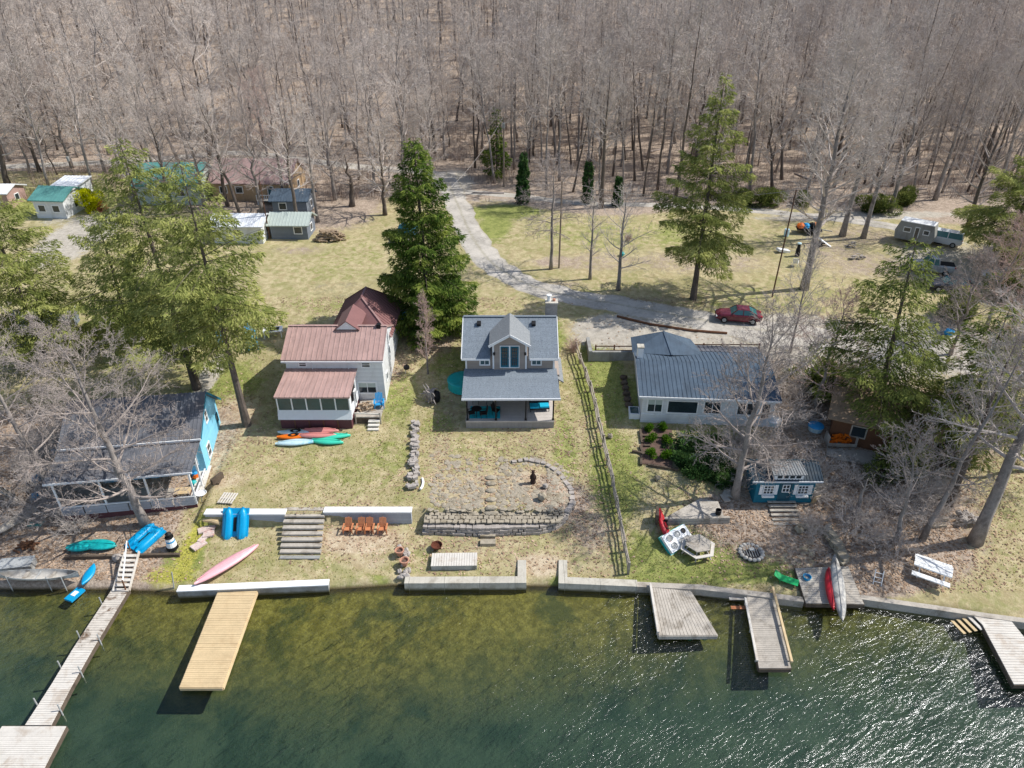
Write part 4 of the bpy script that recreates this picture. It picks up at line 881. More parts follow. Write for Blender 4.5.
# ================================================================ VEHICLES
def car(lab,loc,rz,pm,kind='sedan',cat='car',name='parked_car',L=4.5,W=1.78):
    c=root(name,lab,cat,loc,rz); hL=L/2; hW=W/2
    if kind=='sedan': st=[(-1,.5,.62),(-.97,.42,.72),(-.8,.28,.86),(-.45,.25,.93),(.0,.25,.95),(.4,.25,.97),(.72,.27,.98),(.93,.35,.92),(1,.5,.75)]
    else: st=[(-1,.5,.75),(-.97,.42,.95),(-.8,.3,1.05),(-.45,.28,1.1),(0,.28,1.1),(.4,.28,1.1),(.72,.3,1.1),(.95,.4,1.08),(1,.5,.9)]
    b=MB(); vs=[]
    for x,zb,zt in st:
        w=hW*(1-.16*abs(x)**6-.05*abs(x)**2); sec=[(-w*.92,zb),(-w,zb+.15),(-w,zt-.12),(-w*.88,zt),(-w*.45,zt+.03),(w*.45,zt+.03),(w*.88,zt),(w,zt-.12),(w,zb+.15),(w*.92,zb)]
        vs+=[(x*hL,y,z) for y,z in sec]
    n=10; fs=[(i*n+j,i*n+(j+1)%n,(i+1)*n+(j+1)%n,(i+1)*n+j) for i in range(len(st)-1) for j in range(n)]+[tuple(range(n))[::-1],tuple(range((len(st)-1)*n,len(st)*n))]
    b.add(vs,fs); b.build('body',m[pm],c,smooth=False)
    base=.95 if kind=='sedan' else 1.08; top=1.42 if kind=='sedan' else 1.75
    if kind=='sedan': cab=[(-.36,0),(-.10,1),(.42,.97),(.80,0)]
    elif kind=='van': cab=[(-.55,0),(-.38,1),(.92,1),(.98,0)]
    else: cab=[(-.42,0),(-.22,1),(.2,1),(.26,0)]
    g=MB(); wl=hW*.9; wt=hW*.72
    P=[(cab[0][0]*hL,wl,base),(cab[1][0]*hL,wt,top),(cab[2][0]*hL,wt,top*.99),(cab[3][0]*hL,wl,base)]
    g.add([(x,-y,z) for x,y,z in P]+[(x,y,z) for x,y,z in P],[(0,3,2,1),(4,5,6,7),(0,1,5,4),(1,2,6,5),(2,3,7,6),(3,0,4,7)]); g.build('window',m['carglass'],c)
    r=MB(); a,d=P[1],P[2]; r.add([(a[0]-.03,-wt-.02,a[2]+.005),(d[0]+.03,-wt-.02,d[2]+.005),(d[0]+.03,wt+.02,d[2]+.005),(a[0]-.03,wt+.02,a[2]+.005),(a[0]+.15,-wt*.75,a[2]+.06),(d[0]-.15,-wt*.75,d[2]+.06),(d[0]-.15,wt*.75,d[2]+.06),(a[0]+.15,wt*.75,a[2]+.06)],[(4,5,6,7),(0,1,5,4),(1,2,6,5),(2,3,7,6),(3,0,4,7),(3,2,1,0)])
    for s in(-1,1):
        for u in((0,1),(3,2)): p=P[u[0]];q=P[u[1]]; r.beam((p[0],s*p[1],p[2]),(q[0],s*q[1],q[2]),.07,.07)
        mid=(P[1][0]+P[2][0])/2; r.beam((mid,s*wl,base),(mid,s*wt,top),.09,.05)
    r.build('roof',m[pm],c)
    for x in(-.62,.6):
        for s in(-1,1):
            w_=MB(); w_.tube([(x*hL,s*(hW-.2),.32),(x*hL,s*(hW+.01),.32)],.32,16); wo=w_.build('wheel',m['rubber'],c)
            MB().tube([(x*hL,s*(hW+.0),.32),(x*hL,s*(hW+.025),.32)],.2,12).build('rim',m['alu'],wo)
    for s in(-1,1):
        MB().obox((-hL*.965,s*hW*.66,st[1][2]-.08),(.12,.34,.13)).build('headlight',m['trim'],c)
        MB().obox((hL*.975,s*hW*.68,st[-2][2]-.1),(.1,.3,.14)).build('tail_light',m['red'],c)
        MB().obox((P[0][0]+.25,s*(hW+.06),base+.03),(.16,.14,.1)).build('mirror',m[pm],c)
    if kind=='pickup':
        MB().box(.3*hL,.97*hL,-hW*.78,hW*.78,1.12,1.14).build('bed',m['rubber'],c)
    return c
g=G(738,322); car('red sedan parked on the gravel road edge below the tall hemlock',(g[0],g[1]+.3,g[2]+.05),-10,'carred')
for px,py,rz,pm,kd,lb in ((940,244,-35,'carwhite','van','white van beside the camper trailer behind the right evergreens'),(948,290,-8,'cardark','sedan','dark charcoal car parked under the right evergreens'),(1003,282,-28,'carwhite','sedan','white car near the right border of the photo'),(930,272,-20,'alu','pickup','silver pickup between the white van and the dark car'),(407,238,70,'carblue','pickup','dark blue pickup half hidden behind the big spruce')):
    g=G(px,py); car(lb,(g[0],g[1],g[2]+.03),rz,pm,kd,'van' if kd=='van' else 'truck' if kd=='pickup' else 'car')
# ================================================================ BOATS
def hullmesh(L,W,Hh,upside=False,kayak=True,rocker=.12,ns=15,taper=1.7):
    """closed hull; z up. returns MB"""
    b=MB(); vs=[]; k=10
    for i in range(ns):
        t=-1+2*i/(ns-1); tt=t*.999; w=W/2*(1-abs(tt)**taper)**.75+.012; z0=rocker*abs(t)**3; d=Hh*(1-.35*abs(t)**3)
        for j in range(k):
            a=2*math.pi*j/k; y=w*math.cos(a); z=math.sin(a)
            z= z0+d*.55+ (z*d*.45 if z>0 and kayak else (z*.02 if z>0 else z*d*.55))
            vs.append((t*L/2,y,z))
    if upside: vs=[(x,y,Hh-z+.02) for x,y,z in vs]
    fs=[(i*k+j,i*k+(j+1)%k,(i+1)*k+(j+1)%k,(i+1)*k+j) for i in range(ns-1) for j in range(k)]+[tuple(range(k)),tuple(range((ns-1)*k,ns*k))]
    b.add(vs,fs); return b
def kayak(lab,loc,rz,mt,L=3.1,W=.75,Hh=.34,upside=False,roll=0,grp=None,name='kayak',seats=1,tilt=0):
    c=root(name,lab,'kayak',loc,rz,grp); c.rotation_euler=(R(roll),R(tilt),R(rz))
    hullmesh(L,W,Hh,upside).build('hull',m[mt],c,smooth=True)
    if not upside:
        for i in range(seats):
            x=0 if seats==1 else (-.55+1.1*i)
            k=MB(); k.lathe((x,0,Hh*.97),[(.0,.0),(.23,.005),(.27,.03),(.24,.035)],14,sx=1.7,sy=.85); co=k.build('cockpit',m['black'],c)
            MB().obox((x+.3,0,Hh+.08),(.06,.34,.2)).build('seat_back',m['rubber'],co)
    else:
        MB().beam((-L*.42,0,Hh+.02),(L*.42,0,Hh+.02),.05,.04).build('keel',m[mt],c)
    return c
K=lambda px,py,dz=0:(lambda g:(g[0],g[1],g[2]+dz))(G(px,py))
kayak('pale blue kayak rearmost of the row below the porch',K(296,434),2,'lblue',3.0)
kayak('faded pink kayak upside down behind another pink one below the porch',K(321,433,.1),-1,'pinkk',3.1,upside=True)
kayak('faded pink kayak upside down, front one of the two below the porch',K(318,438,.12),1,'pinkk',3.2,upside=True)
kayak('orange kayak at the left of the row below the porch',K(294,438),8,'orange',2.7)
kayak('mint green kayak lying slanted at the right end of the row',K(333,438),8,'tealk',2.9,upside=True)
kayak('pale blue and white kayak at the front left of the row',K(296,444),6,'lblue',3.3,.85,upside=True)
kayak('mint green kayak upside down at the front right of the row',K(327,443),-5,'tealk',2.8,.8,upside=True)
def canoe(lab,loc,rz,mt,L=4.6,W=.9,Hh=.38,upside=True,roll=0,tilt=0,name='canoe'):
    c=root(name,lab,'canoe',loc,rz); c.rotation_euler=(R(roll),R(tilt),R(rz))
    if upside: hullmesh(L,W,Hh,True,False,taper=2.2).build('hull',m[mt],c,smooth=True); MB().beam((-L*.45,0,Hh+.03),(L*.45,0,Hh+.03),.04,.04).build('keel',m[mt],c)
    else:
        b=MB(); vs=[];ns=15;k=8
        for sh_ in(0,.035):
            for i in range(ns):
                t=-1+2*i/(ns-1); w=W/2*(1-abs(t*.999)**2.2)**.75+.012-sh_*.5; z0=.1*abs(t)**3
                for j in range(k):
                    a=math.pi*j/(k-1); vs.append((t*L/2*(1-sh_*.2),-w*math.cos(a),z0+sh_+(Hh+.12*abs(t)**4)*(1-math.sin(a))))
        for o_ in(0,ns*k): b_=[(o_+i*k+j,o_+(i+1)*k+j,o_+(i+1)*k+j+1,o_+i*k+j+1) for i in range(ns-1) for j in range(k-1)]; b.f+= b_; b.m+=[0]*len(b_)
        b.v=vs; b.build('hull',m[mt],c,smooth=True)
        for s in(-1,1):
            g_=MB(); g_.tube([(t*L/2,s*(W/2*(1-abs(t*.999)**2.2)**.75+.012),Hh+.02+.22*abs(t)**3.5) for t in np.linspace(-1,1,13)],.025,5); g_.build('gunwale',m['alu'],c)
        for x in(-.9,.9): MB().box(x-.12,x+.12,-.34,.34,Hh*.72,Hh*.76).build('seat',m['plank'],c)
        MB().box(-.03,.03,-W*.47,W*.47,Hh*.95,Hh*1.0).build('thwart',m['alu'],c)
    return c
a=Z(200,581,.9);b=Z(253,545,1.2); canoe('pink upturned canoe lying slantwise above the white seawall',((a[0]+b[0])/2,(a[1]+b[1])/2,.75),math.degrees(math.atan2(b[1]-a[1],b[0]-a[0])),'pink',4.9,.95)
canoe('long silver canoe resting on posts at the far left waterline',K(42,582,.35),1,'silver',5.4,.9,upside=False)
for px in(14,53,68):
    g=G(px,583); o=MB().tube([(0,0,-.6),(0,0,.95)],.035,6).build('metal_post',m['alu'],loc=(g[0],g[1]-.35,g[2])); tag(o,'thin grey post standing in the shallows by the long silver canoe','post','posts beside the silver canoe')
def pedal_boat(lab,loc,rz,mt,tilt=0,roll=0,grp=None,L=2.4,W=1.75):
    """seen from below: two pontoons joined by a hull plate"""
    c=root('pedal_boat',lab,'pedal boat',loc,rz,grp); c.rotation_euler=(R(tilt),R(roll),R(rz))
    for s in(-1,1):
        b=MB(); vs=[];ns=11;k=8
        for i in range(ns):
            t=-1+2*i/(ns-1); w=.40*(1-abs(t*.99)**5*.85)* (1 if t<0 else (1-.35*t**2)); hgt=.34*(1-.6*abs(t)**4)
            for j in range(k):
                a=math.pi*j/(k-1); vs.append((s*W*.27-w*math.cos(a)*(.9+.1*math.sin(a)),t*L/2,.12+hgt*math.sin(a)**.6))
        fs=[(i*k+j,i*k+j+1,(i+1)*k+j+1,(i+1)*k+j) for i in range(ns-1) for j in range(k-1)]+[tuple(range(k)),tuple(range((ns-1)*k,ns*k))[::-1]]
        b.add(vs,fs); b.build('pontoon',m[mt],c,smooth=True)
        MB().beam((s*W*.27,-L*.4,.47),(s*W*.27,L*.32,.47),.1,.05).build('keel',m[mt],c)
    MB().box(-W/2,W/2,-L*.47,L*.47,0,.14).build('deck',m[mt],c)
    MB().box(-.1,.1,-L*.2,L*.2,.141,.2).build('paddle_well',m['black'],c)
    return c
pedal_boat('bright blue pedal boat upturned on the grass landing above the left steps',K(146,539,.0),-28,'blue',8)
g=G(238,530); pedal_boat('bright blue pedal boat leaning upright against the left block wall',(-20.2,39.25,1.45),0,'blue',50,L=2.5,W=1.9)
# teal boat pair under the bare tree
canoe('teal upturned dinghy at the left of two beneath the bare tree',K(84,548,.0),10,'turq',2.3,1.1,.4); canoe('teal upturned dinghy with pointed bow beside the blue pedal boat',K(100,547,.02),-4,'turq',2.6,1.1,.38)
kayak('small blue kayak standing on end against the left bank',K(90,577,.1),88,'blue',1.7,.7,.28,tilt=-8,seats=0)
g=Z(75,595,.15); o=root('float_board','small turquoise float board in the shallows at the left','float',(g[0],g[1],.1),70)
MB().box(-.55,.55,-.32,.32,0,.16).build('board',m['blue'],o); MB().box(-.18,.22,-.16,.16,.162,.2).build('pad',m['trim'],o)
# red kayak leaning, white/teal pedal boat, hexagonal table
g=G(660,532); kayak('red kayak tipped on its side at the left edge of the timber landing',(g[0]+.1,g[1]+.1,g[2]+.35),97,'red',3.0,.85,.42,roll=40,tilt=-14)
g=G(676,541); c=root('pedal_boat','white and teal pedal boat tipped up beside the hexagonal table','pedal boat',(g[0],g[1],g[2]+.1),42); c.rotation_euler=(R(30),0,R(35))
b=MB(); b.box(-1.15,1.15,-.68,.68,.1,.34); b.build('hull',m['trim'],c)
MB().box(-1.2,1.2,-.75,.75,-.08,.1).build('base',m['turq'],c)
for x in(-.65,.1):
    for y in(-.3,.3): MB().lathe((x,y,.342),[(0,.0),(.2,.003),(.24,.05),(.2,.055)],12,sx=1.15).build('seat_well',m['alu'],c)
MB().lathe((.72,.3,.342),[(0,.0),(.16,.0),(.2,.05)],12).build('foot_well',m['black'],c); MB().lathe((.72,-.3,.342),[(0,.0),(.16,.0),(.2,.05)],12).build('foot_well',m['alu'],c)
g=G(697,551); c=root('picnic_table','grey weathered hexagonal picnic table beside the tipped pedal boat','table',(g[0],g[1],g[2]),12)
hexp=lambda r,z:[(r*math.cos(k*math.pi/3),r*math.sin(k*math.pi/3),z) for k in range(6)]
MB().prism(hexp(.95,.72),(0,0,.06)).build('tabletop',m['plank'],c)
for k in range(6):
    a,b2=hexp(1.3,.42)[k],hexp(1.3,.42)[(k+1)%6]; i1,i2=hexp(1.02,.42)[k],hexp(1.02,.42)[(k+1)%6]
    MB().prism([a,b2,i2,i1],(0,0,.05)).build('bench',m['plankw'],c)
    MB().beam((0,0,.6) if 0 else tuple(v*.5 for v in a[:2])+(.68,),(a[0]*.9,a[1]*.9,0),.08,.08).build('leg',m['plank'],c)
# canoes over the stone wall at right
a=Z(833,614,.6);b_=Z(828,566,1.2); canoe('red canoe nose down over the bank beside the silver hull',((a[0]+b_[0])/2,(a[1]+b_[1])/2,.85),math.degrees(math.atan2(b_[1]-a[1],b_[0]-a[0])),'red',3.5,.7,.36,tilt=-6)
a=Z(841,620,.6);b_=Z(834,560,1.3); canoe('long grey weathered canoe overhanging the right bank',((a[0]+b_[0])/2,(a[1]+b_[1])/2,.98),math.degrees(math.atan2(b_[1]-a[1],b_[0]-a[0])),'silver',5.4,.85,.42,tilt=-7)
# weathered boat at far left bank
g=G(22,520); canoe('old grey wooden boat on the slope at the far left',(g[0],g[1],g[2]+.05),66,'plank',4.2,1.0,.4,upside=True)
# ================================================================ DOCKS
def boards(mb,a,b,c,d,n,th,gap=.1,rr=None,over=.03):
    """a-b near edge, d-c far edge; boards run a->b, stacked toward d"""
    for i in range(n):
        t0=i/n;t1=(i+1-gap)/n; o0=random.uniform(-over,over)*.5
        p=[L3(a,d,t0),L3(b,c,t0),L3(b,c,t1),L3(a,d,t1)]
        p=[(x,y,z+o0*.4) for x,y,z in p]; mb.prism([(x,y,z-th) for x,y,z in p],(0,0,th))
def dock(name,lab,pix,z,mt,n,posts=(),cat='dock',rails=True,frame='plankd',th=.05,drop=.3,postm='alu',ph=.8):
    P=[Z(px,py,zz) for (px,py),zz in zip(pix,z if hasattr(z,'__len__') else [z]*4)]; o=P[0]; c=root(name,lab,cat,o)
    Q=[tuple(p[k]-o[k] for k in range(3)) for p in P]
    b=MB(); boards(b,*Q,n,th); b.build('deck_boards',m[mt],c)
    f=MB()
    for i in range(4): a=Q[i];e=Q[(i+1)%4]; f.beam((a[0],a[1],a[2]-th-drop/2),(e[0],e[1],e[2]-th-drop/2),.1,drop-.01)
    f.build('frame',m[frame],c)
    for s,t in posts:
        p=L3(L3(Q[0],Q[3],t),L3(Q[1],Q[2],t),s); MB().tube([(p[0],p[1],-1.0),(p[0],p[1],p[2]+ph)],.04,6).build('post',m[postm],c)
    return c
dock('dock','tan new wooden dock running out from the white seawall',[(179.5,687),(222.5,687),(257.5,589),(219,589)],.45,'plankn',54,frame='plankn',drop=.22)
dock('dock_platform','bleached square dock platform at the bottom left corner of the photo',[(-26,772),(42,772),(66,726),(2,726)],.45,'plankw',22,frame='plankd')
w_=[((25,725),(51,725)),((51,685),(72,685)),((72,650),(92,650)),((112,589),(129,589))]
for i,(lb,mt,n) in enumerate((('outer bleached section of the long left dock walkway','plankw',18),('middle bleached section of the long left dock walkway','plankw',14),('mossy stained inner section of the long left dock walkway','plankm',26))):
    a,b=w_[i],w_[i+1]; dock('dock_walkway',lb,[a[0],a[1],b[1],b[0]],.45,mt,n,posts=((-.06,.5),(1.08,.35)) if i<2 else((-.06,.2),(-.06,.75),(1.08,.15)),ph=.55)
c=root('dock_stairs','white railed stairs down the bank to the long left walkway','stairs',Z(121,588,.45))
o=Vector(Z(121,588,.45)); A=[Vector(Z(x,y,z))-o for x,y,z in((113,590,.5),(129,590,.5),(139,551,1.45),(125,551,1.45))]
for i in range(8):
    t=i/8; p=A[0].lerp(A[3],t);q=A[1].lerp(A[2],t); MB().beam(p,q,.24,.06).build('tread',m['plankw'],c)
for s in(0,1): MB().beam(A[s]+Vector((0,0,-.05)),A[3-s]+Vector((0,0,-.05)),.08,.2).build('stringer',m['plankw'],c)
MB().beam(A[0].lerp(A[1],.8)+Vector((0,0,.75)),A[3].lerp(A[2],.4)+Vector((0,0,.95)),.07,.07).build('handrail',m['trim'],c)
for t in(0,1): p=A[0].lerp(A[1],.8) if t==0 else A[3].lerp(A[2],.4); MB().beam(p,p+Vector((0,.01,.9)),.07,.07).build('post',m['brownw'],c)
MB().tube([A[3]+Vector((-.9,.5,.1)),A[3]+Vector((-.2,.2,1.1))],.03,5).build('rope',m['black'],c)
# right docks
P=[(650,584),(659,635),(717.5,635),(689,588)]
dock('dock','wide weathered grey dock with a white left rail and teal floats',P,[.55,.5,.35,.4],'plank',16,frame='plank')
o_=COL.objects[-1]
def raildock(lab,a,b,h,mt,name='dock_rail'):
    a=Vector(a);b=Vector(b); c=root(name,lab,'rail',a); d=b-a
    MB().beam((0,0,h),d+Vector((0,0,h)),.14,.12).build('rail',m[mt],c)
    for t in(.05,.5,.95): MB().box(d.x*t-.04,d.x*t+.04,d.y*t-.04,d.y*t+.04,-.3,h).build('post',m[mt],c)
raildock('white board rail along the left side of the wide weathered dock',Z(658,634,.5),Z(650,585,.55),.16,'plankw')
for x,i in((690,0),(705,1)):
    g=Z(x,638,0); t=MB(); t.tube([(0,0,0),(.0,1.6,0)],.26,10); o=t.build('dock_float',m['turq'],loc=(g[0],g[1],.02)); tag(o,'teal float barrel under the front of the wide weathered dock','float','floats under the wide dock')
dock('dock','narrow weathered dock with a tan pole rail below the blue shed',[(759,668),(791,668),(773,593),(746,593)],.42,'plank',40,frame='plankd')
raildock('white board along the left side of the narrow right dock',Z(757,662,.45),Z(745,599,.45),.1,'plankw'); raildock('tan pole rail along the right side of the narrow right dock',Z(791,665,.45),Z(772,590,.45),.28,'plankn')
c=root('dock_steps','pale steps beside the narrow right dock with orange planks below','steps',Z(738,597,.4))
for i,(dy,mt) in enumerate(((.4,'plankw'),(.05,'plankw'),(-.55,'orangew'))): MB().box(-.55,.55,dy-.13,dy+.13,-.22*i,-.22*i+.06).build('tread',m[mt],c)
dock('dock','bleached white dock at the right border of the photo',[(1014,684),(1062,684),(1008,617),(978,616)],.55,'plankw',26,frame='plankd')
c=root('dock_steps','striped wooden steps left of the bleached right dock','steps',Z(972,624,.3))
for i in range(5): MB().obox((.5-.32*i,0,.22-.13*i),(.22,1.1,.06),(0,0,14)).build('tread',m['plankw' if i<2 else 'plankn'],c)
# ================================================================ SEAWALLS
def wallseg(name,lab,pts,zt,w,h,mt,cat='wall',cap=None,grp=None,gap=0):
    P=[Vector(Z(a,b,zt)) for a,b in pts]; c=root(name,lab,cat,P[0],0,grp); o=P[0]
    b=MB(); k=MB()
    for a,e in zip(P,P[1:]):
        a=a-o;e=e-o; d=(e-a).normalized()*(w*.49)
        b.beam(a-d+Vector((0,0,-h/2)),e+d+Vector((0,0,-h/2)),w,h-.003*len(b.v)/8)
        if cap: k.beam(a-d*1.1+Vector((0,0,.04)),e+d*1.1+Vector((0,0,.04)),w*1.08,.08+.003*len(k.v)/8)
    b.build('body',m[mt],c)
    if cap: k.build('cap',m[cap],c)
    return c
wallseg('seawall','low white capped seawall behind the tan new dock',[(182,589),(325,583)],.62,.5,1.3,'concreted',cap='trim')
wallseg('seawall','pale concrete seawall with a short return below the stone terrace',[(409,580),(522,579.5),(522,563)],.68,.6,1.6,'concrete')
wallseg('seawall','pale concrete seawall with a short return at the foot of the rail fence',[(563,563),(563,580),(633,583)],.68,.6,1.6,'concrete')
wallseg('seawall','weathered timber seawall along the lawn of the blue shed',[(634,584),(700,587),(760,594),(800,599)],.55,.45,1.4,'plank')
wallseg('seawall','dark timber seawall curving toward the right border',[(862,597),(890,601),(940,608),(985,615),(1060,625)],.6,.4,1.5,'plank')
wallseg('timber_edge','dark timber edge along the grass landing of the blue pedal boat',[(66,556),(178,553.5)],.95,.2,.5,'plankd')
# block retaining walls
def retwall(name,lab,x0,x1,yb,zt,zb,cap,mt,seg=True):
    a=Z(x0,yb,zb);b=Z(x1,yb,zb); c=root(name,lab,'wall',(a[0],a[1],zb)); L=b[0]-a[0]
    MB().box(0,L,0,.35,-.4,zt-zb).build('body',m[mt],c)
    MB().box(-.05,L+.05,-.06,.55,zt-zb+.003,zt-zb+.1).build('cap',m[cap],c); return c
retwall('retaining_wall','grey block retaining wall with white cap left of the timber steps',208,287,526,2.0,.9,'trim','block')
retwall('retaining_wall','grey block retaining wall with white cap behind the orange chairs',326,412,524,2.0,.9,'trim','block')
c=root('garden_steps','wide weathered timber steps between the two white capped walls','steps',Z(280,552,.8)); o=Vector(Z(280,552,.8))
for i in range(8):
    t=i/7; z=.85+1.15*t; py=551-42*t; a=Vector(Z(280+5*t,py,z))-o; b=Vector(Z(321+4*t,py,z))-o; s=MB(); s.beam(a+Vector((0,0,-.06)),b+Vector((0,0,-.06)),.34,.16); s.build('tread',m['plank'],c)
g=G(300,558); o=MB().box(-1.4,1.4,-.15,.15,0,.1).build('stone_slab',m['concreted'],loc=g); tag(o,'long grey slab set in the grass below the timber steps','slab')
for i,(x,lb) in enumerate(((350,'leftmost orange wooden chair at the block wall'),(363,'orange wooden chair, second from the left at the block wall'),(371,'orange wooden chair, second from the right at the block wall'),(384,'rightmost orange wooden chair at the block wall'))):
    adirondack((Z(x,527,.9)[0],39.05,.93),180+0 if 0 else 0,lb,'orangew','orange chairs lined up at the wall',.95)
# centre stone terrace
rr=random.Random(5)
path=[G(x,y) for x,y in((424,533),(480,535),(482,535),(540,533),(556,528),(566,518),(573,505),(571,490),(560,475),(545,464),(528,460),(510,463))]
c=root('stone_retaining_wall','dry laid grey stone wall curving round the terrace below the cottage','wall',path[0]); o=Vector(path[0]); b=MB()
for (p,q),(rows,zt) in zip(zip(path,path[1:]),((3,1),(3,1),(3,1),(3,.9),(3,.6),(2,.3),(1,.1),(1,0),(1,0),(1,0),(1,0))):
    L=math.dist(p,q); n=max(1,int(L/.42))
    for r in range(rows):
        for i in range(n):
            t=(i+.5*(r%2)*.8+.3)/n; x=p[0]+(q[0]-p[0])*t;y=p[1]+(q[1]-p[1])*t; z=(.84+.24*r) if rows==3 and zt>.8 else hh(x,y)-.02+.2*r
            b.obox((x-o.x,y-o.y+.06*r,z-o.z+.1),(rr.uniform(.3,.6),rr.uniform(.3,.42),rr.uniform(.18,.25) if rows>1 else .12),(rr.uniform(-5,5),rr.uniform(-5,5),math.degrees(math.atan2(q[1]-p[1],q[0]-p[0]))+rr.uniform(-8,8)))
b.build('stone_course',m['stone'],c)
b=MB(); b.box(0,path[3][0]-o.x+.6,.3,1.45,-.2,.80); b.build('terrace_fill',m['stonel'],c)
k=MB()
for i in range(72):
    x=.2+(i%24)*.42+.15*(i//24); k.obox((x,.3+.4*(i//24),.86+rr.uniform(-.02,.02)),(rr.uniform(.28,.42),rr.uniform(.28,.42),.09),(rr.uniform(-3,3),0,rr.uniform(-14,14)))
k.build('cap_stone',m['stonel'],c)
b=MB()
for i in range(1100):
    px=rr.uniform(430,572);py=rr.uniform(455,522)
    inside=(py>455+abs(px-520)*.0 and ((px-530)/46)**2+((py-492)/34)**2<1) or (py>480 and px<545) or (rr.random()<.25 and px<545)
    if not inside or py>513 or abs(px-490)<7 or (abs(px-535)<13 and abs(py-477)<11): continue
    g=G(px,py); s=rr.uniform(.1,.27); b.blob((g[0],g[1],g[2]),s*rr.uniform(.8,1.3),s,.025+s*.09,rr.random(),n=6,jit=.25)
o=b.build('fieldstones',m['stonel']); tag(o,'flat grey and pale fieldstones bedded in the terrace ground','stones',kind='stuff')
def flag(px,py,w,d,lab,mt='stonel',i=0):
    g=G(px,py); b=MB(); b.blob((0,0,.04),w*1.15,d*1.15,.16,i+50,n=8,jit=.12); o=b.build('stepping_stone',m[mt],loc=g); tag(o,lab,'stone','stepping stones through the terrace')
for i,(y,w) in enumerate(((478,.42),(484,.38),(491,.36),(500,.38),(508,.42),(517,.6))): flag(491,y if y<516 else 513,w,.24,'flat stepping stone in the line climbing through the stone terrace',i=i)
for i,(y,lb) in enumerate(((536,'pale block step just below the stone terrace wall'),(543.5,'lower pale block step below the stone terrace wall'))): g=G(488,y); o=MB().box(-.55,.55,-.25,.25,-.1,.22).build('block_step',m['stonel'],loc=g); tag(o,lb,'step')
# bear statue
m['darkbear']=M('dark_carved_wood',(58,42,36),.8,.3,5)
g=G(533,483); c=root('bear_statue','dark carved bear statue standing in the stone terrace','statue',g)
b=MB(); b.lathe((0,0,0),[(.26,0),(.28,.1),(.24,.35),(.26,.6),(.2,.85),(.12,.95)],10,sy=.85); b.blob((0,-.03,1.08),.16,.18,.17,3,jit=.05); b.obox((0,-.2,1.04),(.1,.16,.09)); b.tube([(.22,0,.75),(.26,-.18,.5)],[.08,.06],6); b.tube([(-.22,0,.75),(-.26,-.18,.5)],[.08,.06],6)
c.scale=(.8,.8,1); b.build('body',m['darkbear'],c); MB().blob((-.11,0,1.24),.05,.04,.05,1).build('ear',m['rust'],c); MB().blob((.11,0,1.24),.05,.04,.05,2).build('ear',m['rust'],c)
mini(G(545,488),'stone','dark_rock','dark rock right of the bear statue','rock',.45,4); mini(G(542,500),'stonel','pale_rock','large pale rock below the bear statue','rock',.7,5)
# stone line left of the terrace
b0=[(412,490),(414,481),(413,472),(414,463),(414,454),(415,446),(415,438),(416,430),(415,424)]
c=root('stone_row','rough row of pinkish stones dividing the two lawns','wall',G(414,460)); o=Vector(G(414,460)); b=MB()
for i in range(len(b0)-1):
    for j in range(9):
        t=rr.random(); px=b0[i][0]+(b0[i+1][0]-b0[i][0])*t+rr.uniform(-1,1)*(5 if i<4 else 3); py=b0[i][1]+(b0[i+1][1]-b0[i][1])*t; g=G(px,py)
        b.obox((g[0]-o.x,g[1]-o.y,g[2]-o.z+.12+rr.uniform(0,.22)),(rr.uniform(.2,.45),rr.uniform(.2,.34),rr.uniform(.16,.28)),(rr.uniform(-12,12),rr.uniform(-12,12),rr.uniform(-40,40)))
b.build('stones',m['stonep'],c)
b=MB(); b.tube([(.28*math.sin(a)-.2,.75*math.cos(a),.12) for a in np.linspace(.5,2.6,7)],.1,6); o=b.build('curved_edging',m['trim'],loc=G(422,485)); tag(o,'white curved edging stone at the foot of the stone row','edging')
b=MB(); o_=Vector(G(404,562))
for i in range(16):
    g=G(rr.uniform(399,409),rr.uniform(548,580)); b.blob((g[0]-o_.x,g[1]-o_.y,g[2]-o_.z+.12),rr.uniform(.16,.28),rr.uniform(.16,.28),.2,i)
o=b.build('rock_heap',m['stonep'],loc=o_); tag(o,'grey rocks piled down the bank left of the concrete seawall','rocks')
for px,py,lb in((400,556,'upper clay pot among the bank rocks'),(405,566,'lower clay pot among the bank rocks')):
    g=G(px,py); o=root('clay_pot',lb,'pot',(g[0],g[1],g[2]+.1)); MB().lathe((0,0,0),[(.18,0),(.3,.4),(.34,.42),(.34,.5),(.26,.5),(.22,.2)],14).build('body',m['terra'],o); MB().lathe((0,0,.35),[(0,.02),(.25,0)],12).build('soil',m['soil'],o)
# grey dock section lying on the lawn
g=Z(454,567,.8); c=root('dock_section','grey spare dock section lying on the grass behind the concrete seawall','dock section',(g[0],g[1],hh(g[0],g[1])),1)
b=MB(); boards(b,(-1.6,0,.45),(-1.6,1.25,.45),(1.6,1.25,.45),(1.6,0,.45),18,.04); b.build('boards',m['plankw'],c); MB().box(-1.58,1.58,.02,1.23,0,.4).build('frame',m['alu'],c)
g=G(437,549); c=root('fire_bowl','rusty iron fire bowl beside the spare dock section','fire bowl',g)
b=MB(); b.lathe((0,0,.12),[(.12,0),(.34,.12),(.42,.3),(.38,.3),(.3,.14),(0,.05)],14); b.build('bowl',m['rust'],c)
for a in range(3): MB().tube([(.3*math.cos(a*2.1),.3*math.sin(a*2.1),0),(.2*math.cos(a*2.1),.2*math.sin(a*2.1),.25)],.025,5).build('leg',m['rust'],c)
